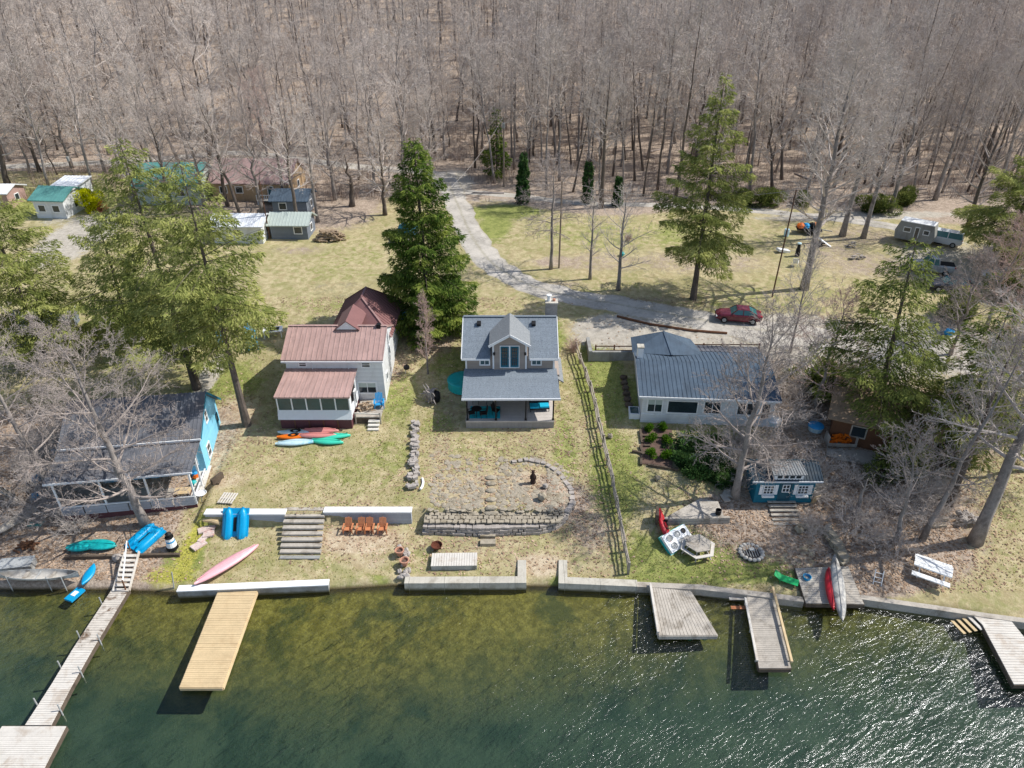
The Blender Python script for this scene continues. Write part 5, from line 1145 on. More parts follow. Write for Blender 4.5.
# ================================================================ FENCE (split rail, zigzag shadow)
fp=[(576,352),(580,364),(585,378),(590,392),(595,410),(598,428),(603,446),(607,465),(612,486),(616,508),(620,530),(624,552),(628,574)]
W_=[G(a,b) for a,b in fp]; c=root('split_rail_fence','weathered split rail fence running from the gravel down to the seawall','fence',W_[0]); o=Vector(W_[0])
for i,p in enumerate(W_):
    v=Vector(p)-o; MB().box(v.x-.08,v.x+.08,v.y-.08,v.y+.08,v.z-.1,v.z+1.15).build('post',m['railw'],c)
for p,q in zip(W_,W_[1:]):
    for z in(.35,.68,1.02):
        b=MB(); a=Vector(p)-o+Vector((rr.uniform(-.05,.05),0,z));e=Vector(q)-o+Vector((rr.uniform(-.05,.05),0,z+rr.uniform(-.04,.04))); b.tube([a,(a+e)/2+Vector((rr.uniform(-.06,.06),0,rr.uniform(-.03,.02))),e],[.06,.065,.055],6); b.build('rail',m['railw'],c)
# rail fence at the gravel + concrete wall
a=Z(592,361,4.3); b_=(14.5,a[1]-.1,a[2]); c=root('concrete_wall','grey concrete retaining wall at the edge of the gravel parking','wall',(a[0],a[1],3.9))
MB().box(0,5.6,0,.3,-.6,1.35).build('body',m['concreted'],c); MB().box(-.35,-.02,0,2.9,-.6,1.45).build('return_wall',m['concreted'],c)
for lb,x0,n in(('brown rail fence above the grey concrete wall',7.9,5),('brown rail fence on the gravel behind the long white house',16.3,5)):
    y=a[1]+.55; c=root('rail_fence',lb,'fence',(x0,y,hh(x0,y)+(.3 if n==5 else 0)))
    for i in range(n): MB().box(1.75*i-.06,1.75*i+.06,-.06,.06,-.4,1.05).build('post',m['brownw'],c)
    for z in(.5,.95): MB().box(-.1,1.75*(n-1)+.1,-.1,-.062,z-.05,z+.05).build('rail',m['brownw'],c)
mb=MB(); pts=[G(x,y) for x,y in((617,317),(650,325),(690,331),(727,334))]; o=Vector(pts[0]); mb.tube([(p[0]-o.x,p[1]-o.y,p[2]-o.z+.1) for p in pts],.12,6); t=mb.build('border_log',m['brownw'],loc=o); tag(t,'long thin log edging the gravel beside the road','log')
# bush at top of the fence
def twigbush(lab,px,py,h,w,tw='twigr',seed=1,n=16,grp=None,name='bare_bush',loc=None):
    g=G(px,py) if loc is None else (*loc,hh(*loc)); r_=random.Random(seed); C=MB()
    for i in range(n):
        az=r_.uniform(0,6.28); el=R(r_.uniform(35,85)); branch(C,r_,(r_.uniform(-.15,.15),r_.uniform(-.15,.15),0),(math.cos(az)*math.cos(el)*w,math.sin(az)*math.cos(el)*w,math.sin(el)),h*r_.uniform(.6,1),.03,0,3,(6,4,2),.04,wig=.25)
    o=C.build(name,m[tw],loc=g); tag(o,lab,'bush',grp); return o
twigbush('bare reddish brown bush at the top end of the split rail fence',573,352,1.6,1,'twigr',4,20)
# garden bed with six shrubs
c=root('garden_bed','planting bed of dark soil edged with dark timbers below the white house','garden bed',G(660,448))
o=Vector(G(660,448)); P=[Vector(G(x,y))-o for x,y in((642,428),(672,430),(672,468),(640,464))]
MB().add
b=MB(); b.prism([tuple(p+Vector((0,0,-.15))) for p in P[::-1]],(0,0,.22)); b.build('soil',m['soil'],c)
for (x0,y0),(x1,y1) in(((640,431),(642,444)),((641,437),(668,439)),((632,452),(645,455)),((644,447),(650,447)),((648,466),(678,471)),((641,457),(641,466)),((640,447),(643,456))):
    p=Vector(G(x0,y0))-o;q=Vector(G(x1,y1))-o; MB().beam(p+Vector((0,0,.12)),q+Vector((0,0,.12)),.18,.18).build('timber_edging',m['plankd'],c)
for i,(x,y,lb) in enumerate(((649,431,'small round green shrub, top left of the six in the bed'),(662.5,431,'small round green shrub, top right of the six in the bed'),(651,442,'small round green shrub, middle left of the six in the bed'),(665,443,'small round green shrub, middle right of the six in the bed'),(652,457,'small round green shrub, bottom left of the six in the bed'),(665.5,459.5,'small round green shrub, bottom right of the six in the bed'))):
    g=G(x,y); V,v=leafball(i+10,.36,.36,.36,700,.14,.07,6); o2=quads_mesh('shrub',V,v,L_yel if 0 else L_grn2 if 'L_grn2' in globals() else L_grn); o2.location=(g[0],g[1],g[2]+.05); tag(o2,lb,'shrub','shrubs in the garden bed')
mini(G(657,480),'stonel','pale_rock','pale rock on the lawn below the shrub bed','rock',.5,8); mini(G(610,438),'stonel','pale_rock','flat pale rock on the lawn between the rail fence and the white house','rock',.5,9)
# ivy ground cover
V=[];vv=[]
for i,(x,y,s) in enumerate(((690,450,2.0),(705,458,1.9),(700,472,1.7),(718,470,1.6),(722,482,1.2),(688,462,1.4),(712,446,1.4))):
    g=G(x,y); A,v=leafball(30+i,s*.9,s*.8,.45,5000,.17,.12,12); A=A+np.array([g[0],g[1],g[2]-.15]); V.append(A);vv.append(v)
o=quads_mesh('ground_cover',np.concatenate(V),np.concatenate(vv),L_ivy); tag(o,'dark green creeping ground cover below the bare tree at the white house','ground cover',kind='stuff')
# timber landing
c=root('timber_landing','triangular timber landing held by grey sleepers above the red kayak','landing',G(690,522)); o=Vector(G(690,522))
P=[Vector(Z(x,y,1.75))-o for x,y in((667,517),(724,517),(718,502),(700,499))]
MB().prism([tuple(p) for p in P],(0,0,.06)).build('deck',m['plankm' if 0 else 'plank'],c)
a=Vector(Z(663,518,1.8))-o; b_=Vector(Z(730,517,1.8))-o
for i in range(3): MB().beam(a+Vector((0,-.02*i,-.12-.27*i)),b_+Vector((0,-.02*i,-.12-.27*i)),.22,.25).build('sleeper',m['plank'],c)
MB().beam(Vector(Z(657,511,1.9))-o,Vector(Z(657,520,1.9))-o,.2,.9).build('end_post',m['plankd'],c)
g=Z(718,514,1.82); o=root('black_pot','small black stove pot on the timber landing','pot',g); MB().lathe((0,0,0),[(.2,0),(.22,.4),(.18,.42),(.16,.1)],12).build('body',m['black'],o)
# boardwalk
o=Vector(G(735,480)); c=root('boardwalk','narrow grey boardwalk bending past the shed','path',o)
for p,q in(((722,500),(728,499)),((727,498),(738,470)),((738,470),(722,464))):
    a=Vector(G(*p))-o;b_=Vector(G(*q))-o; MB().beam(a+Vector((0,0,.15)),b_+Vector((0,0,.15)),.8,.1).build('boards',m['plank'],c)
# fire ring
g=G(751,553); c=root('fire_pit','round stone ringed fire pit on the shore lawn','fire pit',g)
MB().lathe((0,0,0),[(0,.05),(.9,.04),(.9,0)],20).build('ash_bed',m['ash'],c)
for i in range(16):
    a=i*math.pi/8; MB().blob((.78*math.cos(a),.78*math.sin(a),.1),.17,.15,.13,i,jit=.08).build('ring_stone',m['ringstone'],c)
gr=MB()
for i in range(-3,4): gr.beam((i*.18,-math.sqrt(.6**2-(i*.18)**2),.2),(i*.18,math.sqrt(.6**2-(i*.18)**2),.2),.03,.03)
gr.obox((.05,.1,.26),(.35,.25,.08)); gr.build('grate',m['alu'],c)
# green lounger, bucket
g=G(788,583); c=root('beach_lounger','bright green folding lounger lying near the timber seawall','lounger',g,-28)
MB().obox((0,0,.28),(1.25,.6,.04)).build('seat',m['green'],c); MB().obox((-.75,0,.42),(.5,.6,.04),(0,30,0)).build('backrest',m['green'],c)
for x in(-.5,.5): MB().tube([(x,-.32,0),(x,-.32,.28),(x,.32,.28),(x,.32,0)],.02,5).build('leg',m['green'],c)
g=G(806,581); c=root('bucket','small blue bucket on the dark timber platform','bucket',g); MB().lathe((0,0,.1),[(.22,0),(.28,.35),(.25,.35),(.2,.05)],12).build('body',m['blue'],c); MB().tube([(.28*math.cos(a),0,.45+.25*math.sin(a)) for a in np.linspace(0,math.pi,7)],.012,4).build('handle',m['alu'],c)
dock('timber_platform','dark mossy timber platform under the two canoes at the right',[(806,603),(864,604),(848,566),(795,568)],[.6,.6,.9,.9],'plank',16,cat='platform')
path=[G(x,y) for x,y in((843,565),(839,552),(833,542),(826,530))]
c=root('stone_wall','low stepped wall of stacked grey stones above the two canoes','wall',path[0]); o=Vector(path[0]); b=MB()
for p,q in zip(path,path[1:]):
    for i in range(6):
        for r in range(4):
            t=(i+.5+.3*(r%2))/6; x=p[0]+(q[0]-p[0])*t-o.x;y=p[1]+(q[1]-p[1])*t-o.y; b.obox((x+rr.uniform(-.08,.08),y+rr.uniform(-.05,.05),p[2]-o.z-.1+.19*r+rr.uniform(-.02,.02)),(rr.uniform(.4,.8),rr.uniform(.3,.42),.18),(rr.uniform(-4,4),0,rr.uniform(15,35)))
b.build('stones',m['stonel'],c)
g=G(808,530); b=MB()
for i in range(10): b.blob((rr.uniform(-.8,.8),rr.uniform(-.3,.3),.2),.3,.25,.25,i)
o=b.build('rock_heap',m['stonel'],loc=g); tag(o,'pale rocks heaped at the right foot of the shed steps','rocks')
# white picnic table
g=G(930,575); c=root('picnic_table','white picnic table tilted on the slope at the right','table',g,-32)
MB().box(-1.15,1.15,-.1,.5,.75,.85).box(-1.15,1.15,-.5,-.14,.75,.85).build('tabletop',m['trim'],c)
for y in(-.95,.95): MB().box(-1.15,1.15,y-.2,y+.2,.42,.5).build('bench',m['trim'],c)
for x in(-.75,.75):
    MB().beam((x,-.25,.7),(x,-.75,0),.05,.1).build('leg',m['trim'],c); MB().beam((x,.25,.7),(x,.75,0),.05,.1).build('leg',m['trim'],c); MB().box(x+.03,x+.07,-.95,.95,.34,.42).build('crossbar',m['trim'],c)
g=G(877,585); c=root('folding_frame','small white metal chair frame by the right shore','chair frame',g,-20)
for x in(-.25,.25): MB().tube([(x,0,0),(x,.5,.9)],.03,5).build('rail',m['trim'],c)
for t in(.2,.5,.8): MB().tube([(-.25,.5*t,.9*t),(.25,.5*t,.9*t)],.025,5).build('rung',m['trim'],c)
# stairs and stones up the right slope
o=Vector(G(940,510)); c=root('hillside_steps','pale rough steps climbing the slope between the right trunks','steps',o)
for i in range(9):
    p=Vector(G(938+ (i%3)*1.5,526-i*7))-o; MB().obox((p.x,p.y,p.z+.08),(1.1,.34,.16),(0,0,rr.uniform(-8,8))).build('tread',m['stonel'],c)
b=MB()
for i in range(14): b.blob((rr.uniform(-.6,.6),rr.uniform(-.5,.5),rr.uniform(.1,.5)),.25,.22,.2,i)
o=b.build('rock_heap',m['stonep'],loc=G(965,520)); tag(o,'dark rocks heaped against the leaning grey trunk at the right','rocks')
# ================================================================ LEFT SHORE BITS
g=G(173,549); c=root('lighthouse_ornament','white model lighthouse with black bands on the grass landing','ornament',g)
b=MB(); b.lathe((0,0,.12),[(.42,0),(.38,.25)],14); b.build('base',m['black'],c)
MB().lathe((0,0,.37),[(.36,0),(.26,.75),(0,.75)],14).build('tower',m['trim'],c); MB().lathe((0,0,.75),[(.31,0),(.3,.14)],14).build('band',m['bluep'],c)
MB().lathe((0,0,1.12),[(.3,0),(.3,.06),(.16,.06),(.16,.3),(.22,.32),(0,.5)],12).build('lantern',m['black'],c)
o=MB().blob((0,0,.2),.4,.3,.28,5).build('dark_rock',m['stone'],loc=G(118,560)); tag(o,'dark round rock at the head of the left bank stairs','rock')
c=root('wooden_pallet','grey slatted pallet lying on the lawn behind the left block wall','pallet',G(228,499),-6)
b=MB()
for i in range(6): b.box(-.55+.2*i,-.43+.2*i,-.6,.6,.1,.13)
b.build('slats',m['plankw'],c)
for y in(-.5,0,.5): MB().box(-.55,.57,y-.05,y+.05,0,.1).build('bearer',m['plank'],c)
for i,(px,py) in enumerate(((206,530),(203,540),(213,527),(199,546),(209,535))):
    g=G(px,py); o=MB().obox((0,0,.1),(rr.uniform(.6,1.1),rr.uniform(.4,.7),.12),(rr.uniform(-8,8),rr.uniform(-8,8),rr.uniform(0,90))).build('broken_slab',m['junk'],loc=g); tag(o,'pink and white broken slab lying below the left block wall','slab','broken slabs below the left wall')
o=MB().tube([(-.7,.1,.12),(0,0,.14),(.7,-.3,.1)],[.16,.17,.13],7).build('driftwood_log',m['plankn'],loc=G(213,522)); tag(o,'pale short log at the left end of the block wall','log')
for i,(px,py,lb) in enumerate(((698 and 28,571,''),)):
    pass
g=G(18,570); o=MB().box(-1,1.1,-.3,.5,0,.55).obox((0,.1,.6),(2.2,.95,.08),(6,0,0)).build('storage_box',m['alu'],loc=g,rz=8); tag(o,'dark grey storage box behind the silver canoe','box')
c=root('board_fence','short leaning fence of dark and pale boards at the far left','fence',G(12,500),-28)
for i in range(8): MB().obox((-.9+.28*i,0,.6),(.2,.06,1.5),(14,0,rr.uniform(-4,4))).build('board',m['plankd' if i%2 else 'plank'],c)
MB().obox((0,-.12,.5),(2.4,.06,.12)).build('rail',m['plank'],c)
for px,py,mt,lb,s in((38,482,'bluep','upper blue tarp bundle beside the board fence',.9),(37,500,'blue','lower bright blue bundle beside the board fence',.75),(54,455,'bluep','blue bundle in the brush behind the far left trunk',.6),(34,474,'orange','orange bundle above the blue tarp at the far left',.6)): mini(G(px,py),mt,'tarp_bundle',lb,'bundle',s,px)
o=MB().box(-.5,.5,-.25,.25,0,.04).build('pale_mat',m['seafoam'],loc=G(36,524)); tag(o,'small pale green mat on the ground at the far left','mat')
woodpile(G(27,548),1.2,.9,.5,30,'heap of dark brush and sticks below the old wooden boat',21,'brush_heap','brownw')
woodpile(G(50,505),1.4,.7,.4,26,'pale scrap wood scattered under the left bare tree',22,'scrap_wood','junk')
o=MB().obox((0,0,.35),(.25,1.1,.5),(0,0,-25)).box(-.2,.2,-.3,.3,0,.12).build('driftwood_stump',m['plankd'],loc=G(218,482)); tag(o,'dark leaning board stump right of the turquoise porch','stump')
for px,py,r_ in((178,575,-14),(170,570,0)): pass
b=MB(); b.tube([(0,0,0),(.15,.1,1.4)],.04,6); o=b.build('metal_post',m['alu'],loc=G(174,588)); tag(o,'thin pale post on the bank left of the white seawall','post')
# garden furniture behind hemlock
for px,py,mt,lb in((223,345,'bluep','dark blue garden chair under the left hemlocks'),(251,338,'blue','bright blue garden chair, upper one right of the hemlock trunk'),(253,349,'blue','bright blue garden chair, lower one right of the hemlock trunk')): adirondack(G(px,py),30,lb,mt,s=1.3)
g=G(274,336); c=root('garden_table','small white table with a dark top on the lawn left of the brown red roofs','table',g,10)
MB().box(-.9,.9,-.6,.6,.7,.76).build('frame',m['trim'],c); MB().box(-.55,.6,-.4,.4,.762,.8).build('tabletop',m['black'],c)
for x in(-.8,.8):
    for y in(-.5,.5): MB().box(x-.04,x+.04,y-.04,y+.04,0,.7).build('leg',m['trim'],c)
woodpile(G(330,240),3.2,1.8,1.1,110,'big heap of cut logs on the lawn beside the grey outbuilding',31,rad=.13,ln=1.1)
# black stump thing left of cottage
g=G(431,402); c=root('root_stump','dark uprooted tree stump wrapped in black sheet left of the cottage','stump',g)
rz_=MB()
for i in range(26):
    a=rr.uniform(0,6.28); L=rr.uniform(.4,1.0); z=rr.uniform(.2,1.2); rz_.tube([(0,0,z),(L*.6*math.cos(a),L*.6*math.sin(a),z+rr.uniform(-.2,.4)),(L*math.cos(a),L*math.sin(a),z+rr.uniform(-.5,.5))],[.12,.07,.02],5)
rz_.blob((0,0,.6),.5,.45,.6,2); rz_.build('roots',m['bark'],c); MB().blob((.5,.1,.5),.42,.42,.6,6).build('black_sheet',m['black'],c)
# yard items upper right
g=G(786,236); o=root('barrel','pale blue barrel standing in the upper right yard','barrel',g); MB().lathe((0,0,0),[(.3,0),(.33,.45),(.3,.9),(0,.9)],14).build('body',m['lblue'],o)
g=G(808,233); o=root('utility_trailer','dark utility trailer with blue and orange load in the upper right yard','trailer',g,-12)
MB().box(-1.5,1.5,-.8,.8,.5,.62).build('bed',m['black'],o)
for i,(x,mt) in enumerate(((-1.1,'orange'),(-.4,'bluep'),(.3,'black'),(.9,'orangew'))): MB().blob((x,rr.uniform(-.3,.3),.95),.5,.5,.4,i).build('load',m[mt],o)
for s in(-1,1): MB().tube([(0,s*.85,.32),(0,s*1.0,.32)],.32,12).build('wheel',m['rubber'],o)
MB().beam((1.5,0,.55),(2.8,0,.4),.1,.1).build('hitch',m['alu'],o)
g=G(797,256); o=root('burn_barrel','tall black stove with a pale lid standing in the yard','stove',g); MB().lathe((0,0,0),[(.28,0),(.26,.8),(.2,1.0),(.16,1.5),(0,1.5)],12).build('body',m['black'],o); MB().lathe((0,0,1.5),[(.24,0),(.24,.12),(0,.2)],12).build('lid',m['lblue'],o)
g=G(795,266); chair((g[0],g[1],g[2]),150,'white plastic chair in front of the tall black stove','trim','trim')
g=G(783,252); o=MB().obox((0,0,.2),(1.5,.8,.3),(0,12,10)).build('white_tub',m['trim'],loc=g); tag(o,'white overturned tub left of the tall black stove','tub')
g=G(824,245); o=MB().obox((0,0,.35),(1.8,.35,.06),(0,25,-40)).build('white_board',m['trim'],loc=g); tag(o,'white board leaning on dark debris right of the big tree trunk','board')
o=woodpile(G(818,246),1.5,.8,.5,24,'dark debris heap beside the white leaning board',41,'debris_heap','black'); o=woodpile(G(857,259),2.0,.8,.5,24,'pale and dark rubble heap right of the yard trees',42,'rubble_heap','stone'); woodpile(G(851,247),.9,.8,.6,18,'dark rubble pile above the pale rubble heap',43,'rubble_heap','stone')
twigbush('small dark red bare bush on the lawn between the yard trees',628,241,.9,1,'twigr',6,24)
g=G(622,256); mini(g,'turq','garden_gnome' if 0 else 'teal_bucket','small teal tub beside the dark red bush','tub',.6,3)
mini(G(948,336),'bluep','blue_tub','round blue tub near the right evergreens by the road','tub',1.0,12)
# utility poles
def upole(lab,px,py,ty,r=.14,mt='pole',arm=True,lean=0):
    g=G(px,py); h=PY(px,ty,g[1])[2]-g[2]; c=root('utility_pole',lab,'pole',g); MB().tube([(0,0,-.5),(lean*h*.5,0,h*.5),(lean*h,0,h)],[r,r*.85,r*.7],8).build('pole',m[mt],c)
    if arm: MB().lathe((lean*h,-.25,h-1.6),[(0,0),(.2,.02),(.2,.7),(0,.75)],10).build('transformer',m['alu'],c); MB().box(-.6,.6,-.05,.05,h-.4,h-.28).build('crossarm',m[mt],c)
    return (g[0]+lean*h,g[1],g[2]+h)
T1=upole('tall utility pole beside the road at the wood edge',504,187,116,lean=-.0)
T2=upole('slender utility pole beside the ivy covered trunk',559,268,181,.11,arm=False)
T3=upole('thin brown pole at the left of the upper right yard',772,297,190,.09,'poled',arm=False,lean=.02)
T4=upole('thin grey pole in front of the grey outbuilding',270,239,180,.08,'poled',arm=False)
T5=upole('utility pole beside the far left road',75,178,150,.12,arm=True)
def wire(lab,a,b,sag):
    P=[(a[0]+(b[0]-a[0])*t-a[0],a[1]+(b[1]-a[1])*t-a[1],a[2]+(b[2]-a[2])*t-4*sag*t*(1-t)-a[2]) for t in np.linspace(0,1,14)]
    o=MB().tube(P,.022,4).build('overhead_wire',m['wire'],loc=a); tag(o,lab,'wire')
wire('overhead wire from the tall utility pole down toward the spruce',T1,PY(415,215,66),1.5)
wire('overhead wire from the slender pole across the upper lawn to the yard pole',T2,T3,1.2)
# ================================================================ INDIVIDUAL TREES
hp=dict(leafL=.30,leafW=.11,ragged=.6)
broad=lambda u:(1-u)**.55*(.6+.4*min(1,u*6))
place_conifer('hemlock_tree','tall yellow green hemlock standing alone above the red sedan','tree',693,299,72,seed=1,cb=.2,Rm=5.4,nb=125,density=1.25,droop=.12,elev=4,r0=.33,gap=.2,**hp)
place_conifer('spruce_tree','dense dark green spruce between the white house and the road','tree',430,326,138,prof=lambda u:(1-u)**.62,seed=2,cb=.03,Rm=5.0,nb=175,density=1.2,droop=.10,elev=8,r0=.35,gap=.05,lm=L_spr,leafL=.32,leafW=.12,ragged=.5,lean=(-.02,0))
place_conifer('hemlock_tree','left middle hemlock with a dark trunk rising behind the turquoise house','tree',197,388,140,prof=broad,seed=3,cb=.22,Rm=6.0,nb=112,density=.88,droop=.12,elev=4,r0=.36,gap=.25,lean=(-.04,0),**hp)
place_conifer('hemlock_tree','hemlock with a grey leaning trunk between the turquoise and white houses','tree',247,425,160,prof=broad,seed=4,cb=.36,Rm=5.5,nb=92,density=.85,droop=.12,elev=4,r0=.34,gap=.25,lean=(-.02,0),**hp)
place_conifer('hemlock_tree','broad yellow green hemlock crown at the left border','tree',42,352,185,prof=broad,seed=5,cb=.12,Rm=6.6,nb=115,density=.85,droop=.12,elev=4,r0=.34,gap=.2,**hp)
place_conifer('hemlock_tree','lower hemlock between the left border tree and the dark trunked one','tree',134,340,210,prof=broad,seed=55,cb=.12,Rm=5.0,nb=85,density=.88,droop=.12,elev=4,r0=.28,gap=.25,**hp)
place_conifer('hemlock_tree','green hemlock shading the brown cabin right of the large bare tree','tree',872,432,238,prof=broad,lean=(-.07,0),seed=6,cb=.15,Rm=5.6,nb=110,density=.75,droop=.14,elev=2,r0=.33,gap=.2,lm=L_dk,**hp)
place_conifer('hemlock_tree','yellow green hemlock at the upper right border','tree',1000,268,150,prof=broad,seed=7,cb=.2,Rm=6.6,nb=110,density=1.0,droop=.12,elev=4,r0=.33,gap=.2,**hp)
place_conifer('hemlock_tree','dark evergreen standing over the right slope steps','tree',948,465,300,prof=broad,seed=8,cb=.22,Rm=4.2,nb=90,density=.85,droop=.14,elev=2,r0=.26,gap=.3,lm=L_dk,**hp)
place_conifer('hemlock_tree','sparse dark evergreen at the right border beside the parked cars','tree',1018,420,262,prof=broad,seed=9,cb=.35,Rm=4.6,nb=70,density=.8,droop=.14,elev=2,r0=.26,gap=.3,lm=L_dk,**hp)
place_conifer('young_spruce','dark evergreen at the wood edge beside the tall utility pole','tree',497,178,106,seed=10,cb=.1,Rm=2.4,nb=60,density=.8,droop=.1,elev=0,r0=.15,gap=.3,lm=L_spr,leafL=.4,leafW=.18)
colp=lambda u:(1-u)**.35*.9
for i,(x,y,t,lb) in enumerate(((523,204,152,'thick dark green ivy clad trunk beside the road bend'),(587,203,162,'ivy clad column tree at the wood edge, left of the narrower one'),(617,206,176,'narrow pointed ivy column at the wood edge'))):
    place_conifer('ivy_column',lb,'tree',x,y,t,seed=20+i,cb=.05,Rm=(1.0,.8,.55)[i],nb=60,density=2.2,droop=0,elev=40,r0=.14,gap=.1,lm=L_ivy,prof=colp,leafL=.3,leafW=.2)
# bare trees that stand out
big=dict(kids=(9,6,5,2),)
place_bare('bare_tree','large pale grey bare tree spreading over the turquoise house roof',147,525,330,seed=31,cb=.16,spread=7.2,nprim=26,r0=.32,tw='twigl',elev=(5,60),up=.05,lean=(-.10,.02),crook=.7,round_=.4,**big)
place_bare('bare_tree','large bare tree overhanging the right half of the long white house',735,497,305,seed=32,cb=.15,spread=6.4,nprim=26,r0=.30,tw='twigl',elev=(5,65),up=.06,lean=(.02,.02),crook=.6,round_=.4,**big)
place_bare('bare_tree','bare grey tree at the far left shore with a pale trunk',57,500,330,seed=33,cb=.2,spread=6.2,nprim=24,r0=.24,tw='twigl',elev=(5,60),up=.05,lean=(-.14,.03),crook=.8,kids=(9,6,4,2))
place_bare('bare_tree','bare grey tree rising from behind the left border brush',-18,440,270,seed=34,cb=.2,spread=6,nprim=22,r0=.22,tw='twigl',elev=(10,60),up=.05,kids=(8,6,4,2))
place_bare('leaning_tree','thick grey trunk leaning right on the slope by the white picnic table',975,542,225,seed=35,cb=.3,spread=7.0,nprim=26,r0=.42,elev=(5,55),up=.05,lean=(-.0,.0),crook=.4,kids=(8,6,4,2))
place_bare('bare_tree','slim bare tree left of the thick leaning trunk on the right slope',922,540,330,seed=36,cb=.3,spread=4.2,nprim=18,r0=.2,tw='twigl',elev=(5,60),lean=(.1,.0),crook=.6,kids=(8,5,4,2))
place_bare('bare_tree','pale crooked bare tree on the brown bank above the canoes',896,540,425,seed=37,cb=.25,spread=4.2,nprim=18,r0=.17,tw='twigl',elev=(0,55),crook=.7,lean=(-.1,0),kids=(8,5,4,2))
place_bare('bare_tree','dark trunked bare tree behind the slope steps',948,505,318,seed=38,cb=.4,spread=4.0,nprim=16,r0=.26,elev=(5,60),lean=(.02,.02),kids=(8,5,3,2),bark='barkd')
place_bare('dead_trunk','broken grey trunk standing on the brown bank behind the canoes',856,515,478,seed=39,cb=.7,spread=.7,nprim=4,r0=.22,kids=(3,2))
place_bare('bare_tree','tall straight bare tree in the upper right yard',804,289,25,seed=40,cb=.28,spread=8.6,nprim=38,r0=.42,elev=(20,66),up=.09,tw='twig',rm=.014,kids=(9,6,5,2),crook=.3)
place_bare('bare_tree','left one of the two straight trees behind the yard rubble',842,236,50,seed=41,cb=.35,spread=5.0,nprim=24,r0=.36,elev=(25,68),kids=(8,5,4),lean=(.03,0))
place_bare('bare_tree','right one of the two straight trees behind the yard rubble',863,238,70,seed=42,cb=.35,spread=4.6,nprim=22,r0=.30,elev=(25,68),kids=(8,5,4),lean=(.02,0))
place_bare('bare_tree','bare tree with forked crown behind the camper trailer',935,200,60,seed=43,cb=.25,spread=5.5,nprim=24,r0=.3,elev=(15,60),kids=(8,5,4),lean=(.02,0),tw='twigl')
place_bare('young_tree','ivy wrapped slim trunk with pale drooping twigs beside the slender pole',551,269,150,seed=44,cb=.35,spread=4.4,nprim=30,r0=.2,elev=(0,50),up=.0,kids=(8,6,5),tw='twigl')
place_bare('young_tree','young bare tree in the middle of the three on the upper lawn',590,279,178,seed=45,cb=.25,spread=2.6,nprim=22,r0=.17,elev=(30,70),kids=(7,5,3))
place_bare('young_tree','young bare tree with spreading branches left of the dark red bush',618,290,180,seed=46,cb=.22,spread=4.4,nprim=18,r0=.22,elev=(15,50),kids=(7,5,3))
place_bare('bare_tree','dark trunked tall tree at the wood edge behind the narrow ivy column',601,208,60,seed=47,cb=.45,spread=4.6,nprim=22,r0=.32,elev=(25,68),kids=(8,5,4),bark='barkd')
place_bare('bare_tree','crooked dark bare tree at the far left before the road',8,186,68,seed=48,cb=.3,spread=5.2,nprim=18,r0=.42,elev=(10,60),kids=(7,5,4),lean=(.10,0),crook=1.6,bark='barkd')
place_bare('bare_tree','dark bare tree in front of the pink roofed cabin',300,232,95,seed=49,cb=.35,spread=5.6,nprim=20,r0=.28,elev=(5,60),kids=(8,5,4),bark='barkd',crook=.9)
place_bare('bare_tree','dark leaning bare tree beside the white railed deck',243,222,90,seed=50,cb=.35,spread=5.0,nprim=18,r0=.26,elev=(15,60),kids=(8,5,4),bark='barkd',lean=(-.15,0),crook=.9)
place_bare('bare_tree','bare twin looking tree beside the log heap',318,222,85,seed=51,cb=.3,spread=4.0,nprim=20,r0=.22,elev=(30,68),kids=(8,5,4))
place_bare('gnarled_tree','gnarled low bare tree between the log heap and the spruce',352,206,150,seed=52,cb=.35,spread=3.8,nprim=14,r0=.4,elev=(-5,50),kids=(8,5,4),crook=1.0,tw='twigl',bark='barkd')
for i,(x,y,t,sp,lb) in enumerate(((105,172,75,5,'bare tree at the far left road, nearest the round yellow bush'),(155,178,60,6,'bare tree behind the teal roofed house'),(190,170,70,5,'bare tree between the teal and pink roofs'),(375,192,70,5,'bare tree behind the gnarled one, left of the spruce top'),(405,190,80,5,'bare tree directly behind the spruce top'),(432,192,85,4.5,'bare tree left of the road mouth'),(445,160,70,4.5,'bare tree in the fork of the two roads'),(270,175,70,5.5,'reddish grey bare tree behind the pink roof'))):
    place_bare('bare_tree',lb,x,y,t,seed=60+i,cb=.3,spread=sp,nprim=22,r0=.24,elev=(20,65),kids=(8,5,4),crook=.6,tw='twigr' if i==7 else 'twig')
for i,(x,y,t,sp,lb) in enumerate(((135,205,95,5,'bare tree in front of the left end of the teal roof'),(172,214,105,4.6,'bare tree in front of the right end of the teal roof'),(205,208,100,5,'bare tree in front of the left end of the pink roof'),(228,206,88,4.8,'slim bare tree over the middle of the pink roof'),(262,214,100,5,'bare tree over the right end of the pink roof'),(285,206,80,5.4,'bare tree just behind the white railed deck'),(335,200,95,5,'bare tree behind the log heap'),(40,172,70,5.5,'bare tree behind the far left white cottage'),(72,168,62,5.5,'bare tree beside the far left utility pole'),(385,215,120,4.2,'thin bare tree left of the dark spruce'),(890,212,60,5,'bare tree left of the camper trailer, behind it'),(965,235,80,6,'tall bare tree rising behind the right evergreens'))):
    place_bare('bare_tree',lb,x,y,t,seed=120+i,cb=.2,spread=sp*1.3,nprim=26,r0=.28,elev=(15,62),kids=(8,5,4),crook=.9,tw='twigl' if i%3 else 'twig',bark='barkd' if i%2 else 'bark',rtw=.55)
